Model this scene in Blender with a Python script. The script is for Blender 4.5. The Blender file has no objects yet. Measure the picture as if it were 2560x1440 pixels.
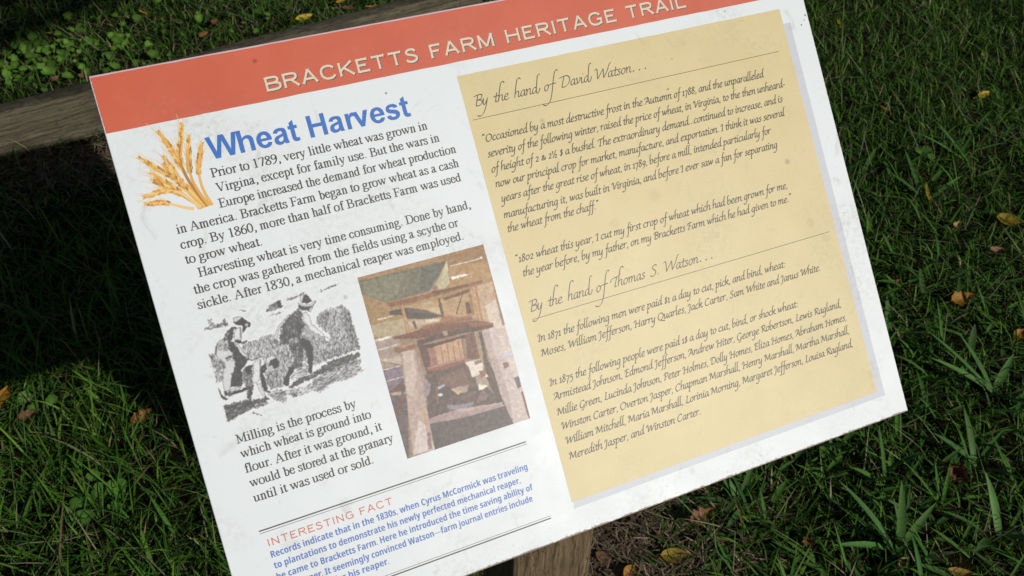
import bpy, bmesh, math, random, json
import numpy as np
from mathutils import Vector, Matrix, Quaternion
from mathutils.geometry import tessellate_polygon

R_ = math.radians
scene = bpy.context.scene
COL = scene.collection
random.seed(7)
rng = np.random.default_rng(11)

# ------------------------------------------------------------------ camera
CAM_ROT = [[0.919378, -0.260863, 0.29444], [-0.393236, -0.629396, 0.670243], [0.010477, -0.731991, -0.681233]]
CAM_Z = 1.55677
cam = bpy.data.cameras.new('camera')
cam.sensor_width = 36.0
cam.lens = 36.0 * 2400 / 2560
cam.clip_start = 0.02
cam.clip_end = 500
cam.dof.use_dof = True
cam.dof.focus_distance = 0.93
cam.dof.aperture_fstop = 20
cam_o = bpy.data.objects.new('camera', cam)
COL.objects.link(cam_o)
m = Matrix(((CAM_ROT[0][0], -CAM_ROT[0][1], -CAM_ROT[0][2], 0), (CAM_ROT[1][0], -CAM_ROT[1][1], -CAM_ROT[1][2], 0),
            (CAM_ROT[2][0], -CAM_ROT[2][1], -CAM_ROT[2][2], CAM_Z), (0, 0, 0, 1)))
cam_o.matrix_world = m
scene.camera = cam_o

# ------------------------------------------------------------------ light
SUN_EL, SUN_AZ = R_(29.9), R_(155.2)
SUN = Vector((math.cos(SUN_EL) * math.sin(SUN_AZ), math.cos(SUN_EL) * math.cos(SUN_AZ), math.sin(SUN_EL)))
world = bpy.data.worlds.new('World')
scene.world = world
world.use_nodes = True
wn = world.node_tree
bg = wn.nodes['Background']
sky = wn.nodes.new('ShaderNodeTexSky')
sky.sky_type = 'NISHITA'
sky.sun_disc = False
sky.sun_elevation = SUN_EL
sky.sun_rotation = SUN_AZ
wn.links.new(sky.outputs[0], bg.inputs[0])
bg.inputs[1].default_value = 0.05
sl = bpy.data.lights.new('sun', 'SUN')
sl.energy = 5.0
sl.angle = R_(0.53)
sl.color = (1.0, 0.96, 0.89)
so = bpy.data.objects.new('sun', sl)
so.rotation_mode = 'QUATERNION'
so.rotation_quaternion = SUN.to_track_quat('Z', 'Y')
so.location = (3, -6, 6)
COL.objects.link(so)
vs = scene.view_settings
vs.view_transform = 'Standard'
vs.look = 'None'
vs.gamma = 1
vs.exposure = -0.63

# ------------------------------------------------------------------ helpers
def lin(c):
    return tuple(((x / 255 / 12.92) if x / 255 <= 0.04045 else ((x / 255 + 0.055) / 1.055) ** 2.4) for x in c)

def linv(a):
    a = np.asarray(a, float) / 255
    return np.where(a <= 0.04045, a / 12.92, ((a + 0.055) / 1.055) ** 2.4)

def tag(o, label=None, cat=None, group=None, kind=None):
    if label: o['label'] = label
    if cat: o['category'] = cat
    if group: o['group'] = group
    if kind: o['kind'] = kind
    return o

def empty(name, loc):
    o = bpy.data.objects.new(name, None)
    o.location = loc
    o.empty_display_size = 0.05
    COL.objects.link(o)
    return o

def mesh_obj(name, verts, faces, mat, parent=None, smooth=False):
    me = bpy.data.meshes.new(name)
    me.from_pydata([tuple(v) for v in verts], [], faces)
    me.materials.append(mat)
    if smooth:
        me.polygons.foreach_set('use_smooth', [True] * len(me.polygons))
    o = bpy.data.objects.new(name, me)
    COL.objects.link(o)
    if parent: o.parent = parent
    return o

def np_mesh(name, V, Q, cols=None, mat=None, parent=None, k=4, smooth=False):
    """V (n,3) verts, Q (m,k) faces, cols (n,3) linear colours stored as attribute Col"""
    me = bpy.data.meshes.new(name)
    n, f = len(V), len(Q)
    me.vertices.add(n)
    me.vertices.foreach_set('co', np.ascontiguousarray(V, np.float32).ravel())
    me.loops.add(f * k)
    me.loops.foreach_set('vertex_index', np.ascontiguousarray(Q, np.int32).ravel())
    me.polygons.add(f)
    me.polygons.foreach_set('loop_start', np.arange(0, f * k, k, dtype=np.int32))
    me.polygons.foreach_set('loop_total', np.full(f, k, np.int32))
    if smooth: me.polygons.foreach_set('use_smooth', np.ones(f, bool))
    me.update(calc_edges=True)
    if cols is not None:
        at = me.attributes.new('Col', 'FLOAT_COLOR', 'POINT')
        c4 = np.ones((n, 4), np.float32)
        c4[:, :3] = cols
        at.data.foreach_set('color', c4.ravel())
    if mat: me.materials.append(mat)
    o = bpy.data.objects.new(name, me)
    COL.objects.link(o)
    if parent: o.parent = parent
    return o

class N:
    """tiny node-tree helper"""
    def __init__(s, name):
        s.m = bpy.data.materials.new(name)
        s.m.use_nodes = True
        s.t = s.m.node_tree
        s.b = s.t.nodes['Principled BSDF']
        s.out = s.t.nodes['Material Output']
    def new(s, typ, **kw):
        n = s.t.nodes.new(typ)
        for k, v in kw.items(): setattr(n, k, v)
        return n
    def link(s, a, b): s.t.links.new(a, b)
    def val(s, sock, v):
        if hasattr(v, 'is_output'): s.link(v, sock)
        else: sock.default_value = v
    def coord(s, which='Object', scale=None, rot=None):
        n = s.new('ShaderNodeTexCoord')
        o = n.outputs[which]
        if scale is not None or rot is not None:
            mp = s.new('ShaderNodeMapping')
            s.link(o, mp.inputs[0])
            if scale is not None: mp.inputs['Scale'].default_value = scale
            if rot is not None: mp.inputs['Rotation'].default_value = rot
            o = mp.outputs[0]
        return o
    def noise(s, vec, scale, detail=4, rough=0.55, dist=0.0):
        n = s.new('ShaderNodeTexNoise')
        s.link(vec, n.inputs['Vector'])
        n.inputs['Scale'].default_value = scale
        n.inputs['Detail'].default_value = detail
        n.inputs['Roughness'].default_value = rough
        n.inputs['Distortion'].default_value = dist
        return n.outputs['Fac']
    def ramp(s, fac, stops):
        n = s.new('ShaderNodeValToRGB')
        s.link(fac, n.inputs[0])
        e = n.color_ramp.elements
        while len(e) < len(stops): e.new(0.5)
        for i, (p, c) in enumerate(stops):
            e[i].position = p
            e[i].color = (*c, 1) if len(c) == 3 else c
        return n.outputs[0]
    def rng(s, fac, a, b, c=0.0, d=1.0):
        n = s.new('ShaderNodeMapRange')
        s.link(fac, n.inputs[0])
        for i, v in enumerate((a, b, c, d)): n.inputs[i + 1].default_value = v
        return n.outputs[0]
    def math(s, op, a, b=0.0):
        n = s.new('ShaderNodeMath', operation=op)
        s.val(n.inputs[0], a); s.val(n.inputs[1], b)
        return n.outputs[0]
    def mix(s, fac, a, b, mode='MIX'):
        n = s.new('ShaderNodeMix', data_type='RGBA', blend_type=mode)
        s.val(n.inputs['Factor'], fac)
        s.val(n.inputs[6], a if hasattr(a, 'is_output') else (*a, 1))
        s.val(n.inputs[7], b if hasattr(b, 'is_output') else (*b, 1))
        return n.outputs[2]
    def base(s, c, rough=0.5, spec=0.5):
        s.val(s.b.inputs['Base Color'], c if hasattr(c, 'is_output') else (*c, 1))
        s.val(s.b.inputs['Roughness'], rough)
        s.b.inputs['Specular IOR Level'].default_value = spec
        return s
    def bump(s, h, strength=0.3, dist=0.01):
        n = s.new('ShaderNodeBump')
        n.inputs['Strength'].default_value = strength
        n.inputs['Distance'].default_value = dist
        s.link(h, n.inputs['Height'])
        s.link(n.outputs[0], s.b.inputs['Normal'])
        return s

# ------------------------------------------------------------------ panel data (tenths of a millimetre on the panel face)
TEXT = json.loads(r'''[["s","Prior to 1789, very little wheat was grown in",-2652,-765,1435],["s","Virgina, except for family use. But the wars in",-2642,-688,1308],["s","Europe increased the demand for wheat production",-2655,-568,1179],["s","in America. Bracketts Farm began to grow wheat as a cash",-3029,-577,1052],["s","crop. By 1860, more than half of Bracketts Farm was used",-3028,-591,924],["s","to grow wheat.",-3028,-2406,797],["s","Harvesting wheat is very time consuming. Done by hand,",-2959,-579,670],["s","the crop was gathered from the fields using a scythe or",-3028,-727,543],["s","sickle. After 1830, a mechanical reaper was employed.",-3029,-719,417],["s","Milling is the process by",-3031,-2010,-728],["s","which wheat is ground into",-3027,-1918,-853],["s","flour. After it was ground, it",-3026,-1852,-980],["s","would be stored at the granary",-3021,-1783,-1105],["s","until it was used or sold.",-3023,-2005,-1232],["f","Records indicate that in the 1830s, when Cyrus McCormick was traveling",-3010,-701,-1716],["f","to plantations to demonstrate his newly perfected mechanical reaper,",-3010,-798,-1811],["f","he came to Bracketts Farm. Here he introduced the time saving ability of",-3012,-702,-1907],["f","reaper. It seemingly convinced Watson\u2014farm journal entries include",-2866,-733,-2003],["f","paid for his reaper.",-2736,-2102,-2096],["F","INTERESTING FACT",-3006,-1938,-1619],["T","BRACKETTS FARM HERITAGE TRAIL",-2027,2037,2034],["W","Wheat Harvest",-2622,-879,1578],["H","By the hand of David Watson\u2026",-293,1449,1538],["H","By the hand of Thomas S. Watson\u2026",-295,1622,-367],["c","\u201cOccasioned by a most destructive frost in the Autumn of 1788, and the unparalleled",-294,2697,1211],["c","severity of the following winter, raised the price of wheat, in Virginia, to the then unheard-",-298,2887,1072],["c","of height of 2 & 2\u00bd $ a bushel. The extraordinary demand...continued to increase, and is",-297,2823,932],["c","now our principal crop for market, manufacture, and exportation. I think it was several",-298,2820,795],["c","years after the great rise of wheat, in 1789, before a mill, intended particularly for",-298,2603,656],["c","manufacturing it, was built in Virginia, and before I ever saw a fan for separating",-298,2630,507],["c","the wheat from the chaff.\u201d",-296,624,379],["c","\u201c1802 wheat this year, I cut my first crop of wheat which had been grown for me,",-289,2618,93],["c","the year before, by my father, on my Bracketts Farm which he had given to me.\u201d",-265,2640,-41],["c","In 1871 the following men were paid $1 a day to cut, pick, and bind, wheat:",-295,2381,-649],["c","Moses, William Jefferson, Harry Quarles, Jack Carter, Sam White and Janus White.",-296,2750,-785],["c","In 1875 the following people were paid 1$ a day to cut, bind, or shock wheat:",-298,2407,-1063],["c","Armistead Johnson, Edmond Jefferson, Andrew Hiter, George Robertson, Lewis Ragland,",-295,2887,-1198],["c","Millie Green, Lucinda Johnson, Peter Holmes, Dolly Homes, Eliza Homes, Abraham Homes,",-296,2899,-1342],["c","Winston Carter, Overton Jasper, Chapman Marshall, Henry Marshall, Martha Marshall,",-291,2904,-1478],["c","William Mitchell, Maria Marshall, Lorinia Morning, Margaret Jefferson, Louisa Ragland,",-288,2907,-1616],["c","Meredith Jasper, and Winston Carter.",-294,1080,-1758]]''')
RECT = json.loads('''{"panel":[-3350,3350,-2432,2432],"band":[-3341,3342,1958,2417],"note":[-382,3044,-2135,1834],"shadow":[-368,3128,-2197,1681],"mill":[-1715,-554,-1286,332],"eng":[-3073,-1829,-580,351]}''')
RULE = json.loads('''[[-349,2913,1425,5],[-293,2968,-439,5],[-3051,-651,-1474,11],[-3050,-649,-1496,4],[-3055,-612,-2183,4],[-3055,-612,-2204,11]]''')
ENG = json.loads('''[[178,1,[[-2105,126],[-2033,144],[-1948,139],[-1897,144],[-1854,76],[-1849,-38],[-1850,-265],[-1961,-258],[-2013,-268],[-2163,-275],[-2251,-287],[-2264,-246],[-2224,-146],[-2230,-82],[-2262,-23],[-2200,-16],[-2117,-70],[-2083,-123],[-2059,-80],[-2114,-15],[-2155,59]]],[135,1,[[-1913,111],[-1862,72],[-1849,-38],[-1856,-263],[-1935,-253],[-1922,-119],[-1930,-16]]],[140,1,[[-2189,-193],[-2103,-193],[-1974,-217],[-1961,-258],[-2113,-271],[-2208,-262]]],[150,1,[[-2113,122],[-2036,132],[-2031,62],[-2100,-6],[-2130,39]]],[160,1,[[-2269,41],[-2266,-35],[-2234,-93],[-2238,-154],[-2275,-69],[-2305,-24]]],[188,1,[[-2779,46],[-2661,49],[-2563,64],[-2525,29],[-2519,-34],[-2496,-102],[-2455,-151],[-2477,-231],[-2544,-211],[-2548,-137],[-2609,-101],[-2668,-102],[-2772,-96],[-2778,-34]]],[178,1,[[-2596,64],[-2515,60],[-2515,-26],[-2474,-50],[-2414,-92],[-2415,-202],[-2500,-227],[-2540,-203],[-2525,-146],[-2595,-101],[-2642,-100]]],[165,1,[[-2669,-212],[-2551,-234],[-2523,-304],[-2545,-383],[-2661,-373],[-2675,-296]]],[180,1,[[-2544,-214],[-2449,-217],[-2479,-282],[-2531,-341],[-2561,-320]]],[190,2,[[-2335,-238],[-2311,-282],[-2321,-341],[-2436,-344],[-2465,-361],[-2475,-333],[-2378,-263]]],[180,1,[[-3047,43],[-3005,43],[-3001,-6],[-2979,-49],[-2981,-120],[-3003,-199],[-3046,-210],[-3053,-88]]],[120,1,[[-3046,41],[-3016,25],[-3021,-36],[-3042,-18]]],[172,1,[[-2279,81],[-2237,69],[-2117,-70],[-2174,-272],[-2288,-289],[-2331,-226],[-2334,-114]]],[182,1,[[-2535,29],[-2465,-16],[-2391,-160],[-2400,-256],[-2539,-240],[-2664,-179],[-2601,47]]],[178,1,[[-2770,37],[-2730,13],[-2747,-91],[-2780,-82]]],[88,2,[[-2512,-402],[-2414,-351],[-2293,-349],[-2198,-315],[-2117,-288],[-1967,-281],[-1857,-288],[-1867,-323],[-2039,-361],[-2214,-372],[-2328,-389],[-2481,-418]]],[165,2,[[-2306,-395],[-2140,-369],[-1957,-335],[-1859,-338],[-1901,-401],[-1863,-444],[-2023,-479],[-2169,-473],[-2282,-527],[-2317,-479]]],[200,2,[[-2506,-422],[-2327,-426],[-2295,-485],[-2456,-499],[-2593,-433],[-2652,-391]]],[95,2,[[-3050,-400],[-2948,-397],[-2857,-403],[-2825,-422],[-2711,-426],[-2683,-453],[-2757,-467],[-2832,-481],[-2895,-498],[-3050,-536]]],[140,2,[[-2825,-458],[-2708,-457],[-2703,-483],[-2813,-499]]],[120,2,[[-2856,-504],[-2772,-560],[-2795,-559],[-2839,-528]]],[175,2,[[-2692,-401],[-2595,-393],[-2534,-436],[-2560,-527],[-2642,-477]]],[130,2,[[-2505,-460],[-2451,-482],[-2468,-502],[-2500,-486]]],[150,2,[[-2982,314],[-2949,311],[-2949,269],[-2895,254],[-2858,286],[-2840,245],[-2829,223],[-2915,223],[-2991,238],[-3048,239],[-3022,253],[-2984,266]]],[110,2,[[-2730,327],[-2670,313],[-2674,300],[-2717,314]]],[125,2,[[-2516,269],[-2445,311],[-2395,322],[-2373,291],[-2390,253],[-2474,251],[-2508,254]]],[40,0,[[-2436,311],[-2381,318],[-2387,256],[-2413,255],[-2417,291]]],[120,2,[[-2349,312],[-2227,320],[-2163,331],[-2205,314],[-2296,289]]],[150,2,[[-2087,301],[-1984,317],[-1858,328],[-1899,314],[-2027,298]]],[170,2,[[-2554,218],[-2458,222],[-2363,221],[-2437,210]]],[232,0,[[-2349,186],[-2333,176],[-2415,118],[-2463,76],[-2491,16],[-2495,-19],[-2526,-23],[-2531,3],[-2495,67],[-2452,116]]],[120,0,[[-2525,14],[-2513,23],[-2497,3],[-2497,-21],[-2517,-33],[-2531,-16]]],[245,0,[[-2518,4],[-2503,0],[-2507,-14],[-2521,-12]]],[92,1,[[-2325,186],[-2272,202],[-2240,179],[-2258,100],[-2237,69],[-2272,29],[-2308,-23],[-2374,8],[-2455,62],[-2415,118],[-2375,156]]],[55,1,[[-2306,100],[-2254,74],[-2269,41],[-2305,-11],[-2334,3]]],[84,1,[[-2465,46],[-2420,58],[-2318,-7],[-2299,-25],[-2240,-73],[-2230,-144],[-2264,-246],[-2299,-348],[-2327,-339],[-2300,-236],[-2298,-149],[-2314,-120],[-2337,-225],[-2366,-266],[-2417,-276],[-2486,-330],[-2512,-402],[-2545,-368],[-2530,-317],[-2479,-282],[-2441,-232],[-2401,-194],[-2407,-131],[-2419,-66],[-2471,-38],[-2475,0]]],[150,1,[[-2381,-15],[-2334,-21],[-2331,-53],[-2382,-64],[-2420,-28]]],[120,1,[[-2389,-111],[-2354,-133],[-2354,-220],[-2391,-246],[-2386,-186]]],[40,0,[[-2314,-27],[-2241,-76],[-2230,-146],[-2264,-246],[-2297,-346],[-2318,-330],[-2298,-236],[-2291,-145],[-2319,-94]]],[36,0,[[-2461,-238],[-2425,-261],[-2478,-320],[-2507,-391],[-2545,-372],[-2532,-328],[-2493,-291]]],[250,0,[[-2241,163],[-2210,167],[-2189,130],[-2186,55],[-2148,-5],[-2112,-59],[-2126,-80],[-2160,-46],[-2214,0],[-2229,54],[-2243,89]]],[190,0,[[-2243,89],[-2229,52],[-2211,-3],[-2126,-79],[-2140,-85],[-2224,-15],[-2243,46]]],[250,0,[[-2121,-73],[-2091,-84],[-2072,-117],[-2086,-133],[-2117,-114]]],[120,0,[[-2121,-73],[-2117,-114],[-2086,-133],[-2097,-137],[-2126,-116]]],[245,0,[[-2068,-113],[-2004,-146],[-1957,-156],[-1933,-138],[-1928,-152],[-1951,-171],[-2013,-156],[-2071,-122]]],[80,0,[[-2255,241],[-2206,222],[-2151,204],[-2141,185],[-2170,156],[-2195,175],[-2234,186],[-2258,211]]],[205,0,[[-2164,200],[-2142,192],[-2155,170],[-2173,158],[-2180,177]]],[236,0,[[-2253,259],[-2205,227],[-2152,219],[-2101,243],[-2100,228],[-2146,199],[-2210,208],[-2251,236]]],[90,0,[[-2255,243],[-2209,212],[-2145,202],[-2100,228],[-2108,217],[-2148,191],[-2212,201]]],[60,0,[[-2193,305],[-2166,312],[-2144,269],[-2135,239],[-2180,229],[-2217,249],[-2203,276]]],[232,0,[[-2215,313],[-2185,321],[-2184,302],[-2209,272],[-2220,250],[-2233,266]]],[120,2,[[-2294,202],[-2263,212],[-2261,199],[-2294,190]]],[236,0,[[-2955,120],[-2894,133],[-2866,88],[-2874,18],[-2859,-11],[-2918,-36],[-2863,-70],[-2873,-116],[-2924,-186],[-2966,-294],[-3010,-287],[-3003,-199],[-2979,-133],[-2971,-63],[-2995,16],[-2988,75]]],[170,2,[[-2964,110],[-2899,116],[-2871,72],[-2874,18],[-2922,32],[-2972,58]]],[120,2,[[-2939,-30],[-2859,-11],[-2870,-32],[-2922,-53]]],[150,0,[[-2971,-21],[-2947,-58],[-2949,-106],[-2966,-107],[-2973,-69]]],[90,0,[[-2988,75],[-2955,120],[-2974,77],[-2993,16],[-2973,-50],[-2955,-110],[-2971,-105],[-2983,-23],[-3001,30]]],[48,1,[[-2872,108],[-2832,85],[-2827,41],[-2789,-31],[-2774,-84],[-2784,-117],[-2834,-151],[-2857,-278],[-2953,-268],[-2942,-217],[-2893,-134],[-2863,-82],[-2876,-54],[-2859,-11],[-2885,21]]],[58,1,[[-2849,193],[-2803,210],[-2781,198],[-2809,169],[-2827,126],[-2840,99],[-2877,110],[-2915,120],[-2880,165]]],[235,0,[[-2896,133],[-2852,181],[-2844,179],[-2885,124]]],[248,0,[[-2814,152],[-2783,192],[-2746,188],[-2753,142],[-2768,85],[-2808,90],[-2826,107]]],[150,0,[[-2758,186],[-2746,176],[-2763,96],[-2780,94]]],[50,0,[[-2825,99],[-2775,81],[-2775,63],[-2731,72],[-2732,57],[-2756,45],[-2782,55],[-2828,80]]],[248,0,[[-2829,76],[-2805,59],[-2774,-41],[-2751,-42],[-2750,-60],[-2780,-64],[-2813,-12]]],[80,0,[[-2778,-76],[-2737,-97],[-2665,-91],[-2665,-98],[-2739,-106],[-2782,-91]]],[40,0,[[-2794,244],[-2766,254],[-2718,266],[-2685,218],[-2660,189],[-2681,168],[-2702,176],[-2730,147],[-2746,133],[-2743,169],[-2732,194],[-2782,213]]],[228,0,[[-2791,276],[-2749,280],[-2713,264],[-2741,248],[-2779,236],[-2794,244]]],[200,0,[[-2712,203],[-2689,203],[-2689,182],[-2713,181]]],[42,0,[[-3050,-243],[-3043,-259],[-3034,-310],[-2994,-361],[-3024,-357],[-3050,-327]]],[60,1,[[-3015,-282],[-2971,-293],[-2961,-338],[-2995,-337],[-3016,-310]]],[62,0,[[-2971,-311],[-2877,-309],[-2833,-298],[-2836,-327],[-2919,-333],[-2966,-328]]],[248,0,[[-2961,-284],[-2882,-283],[-2875,-300],[-2964,-307]]],[125,1,[[-2835,-175],[-2795,-138],[-2742,-136],[-2748,-201],[-2775,-242],[-2773,-291],[-2818,-400],[-2839,-466],[-2866,-458],[-2847,-367],[-2836,-285],[-2846,-245]]],[60,0,[[-2795,-138],[-2742,-136],[-2759,-185],[-2795,-224],[-2808,-183]]],[70,1,[[-2823,-301],[-2775,-297],[-2816,-400],[-2842,-478],[-2866,-470]]],[250,0,[[-2737,-131],[-2704,-106],[-2659,-111],[-2688,-194],[-2715,-272],[-2745,-293],[-2772,-285],[-2782,-252],[-2748,-201]]],[150,0,[[-2680,-123],[-2660,-116],[-2687,-206],[-2711,-248]]],[50,0,[[-2681,-171],[-2637,-160],[-2639,-208],[-2681,-233],[-2675,-296],[-2677,-369],[-2705,-385],[-2714,-309],[-2703,-238]]],[240,0,[[-2619,-116],[-2563,-108],[-2540,-133],[-2587,-150],[-2615,-166],[-2640,-171]]],[45,0,[[-2591,-143],[-2542,-138],[-2528,-179],[-2544,-211],[-2584,-224],[-2585,-187],[-2621,-189]]],[205,0,[[-2630,-186],[-2587,-193],[-2589,-223],[-2620,-228],[-2640,-214]]],[250,0,[[-2752,-297],[-2724,-305],[-2704,-422],[-2722,-423],[-2745,-360]]],[60,0,[[-2697,-375],[-2655,-394],[-2669,-402],[-2696,-394]]]]''')
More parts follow.
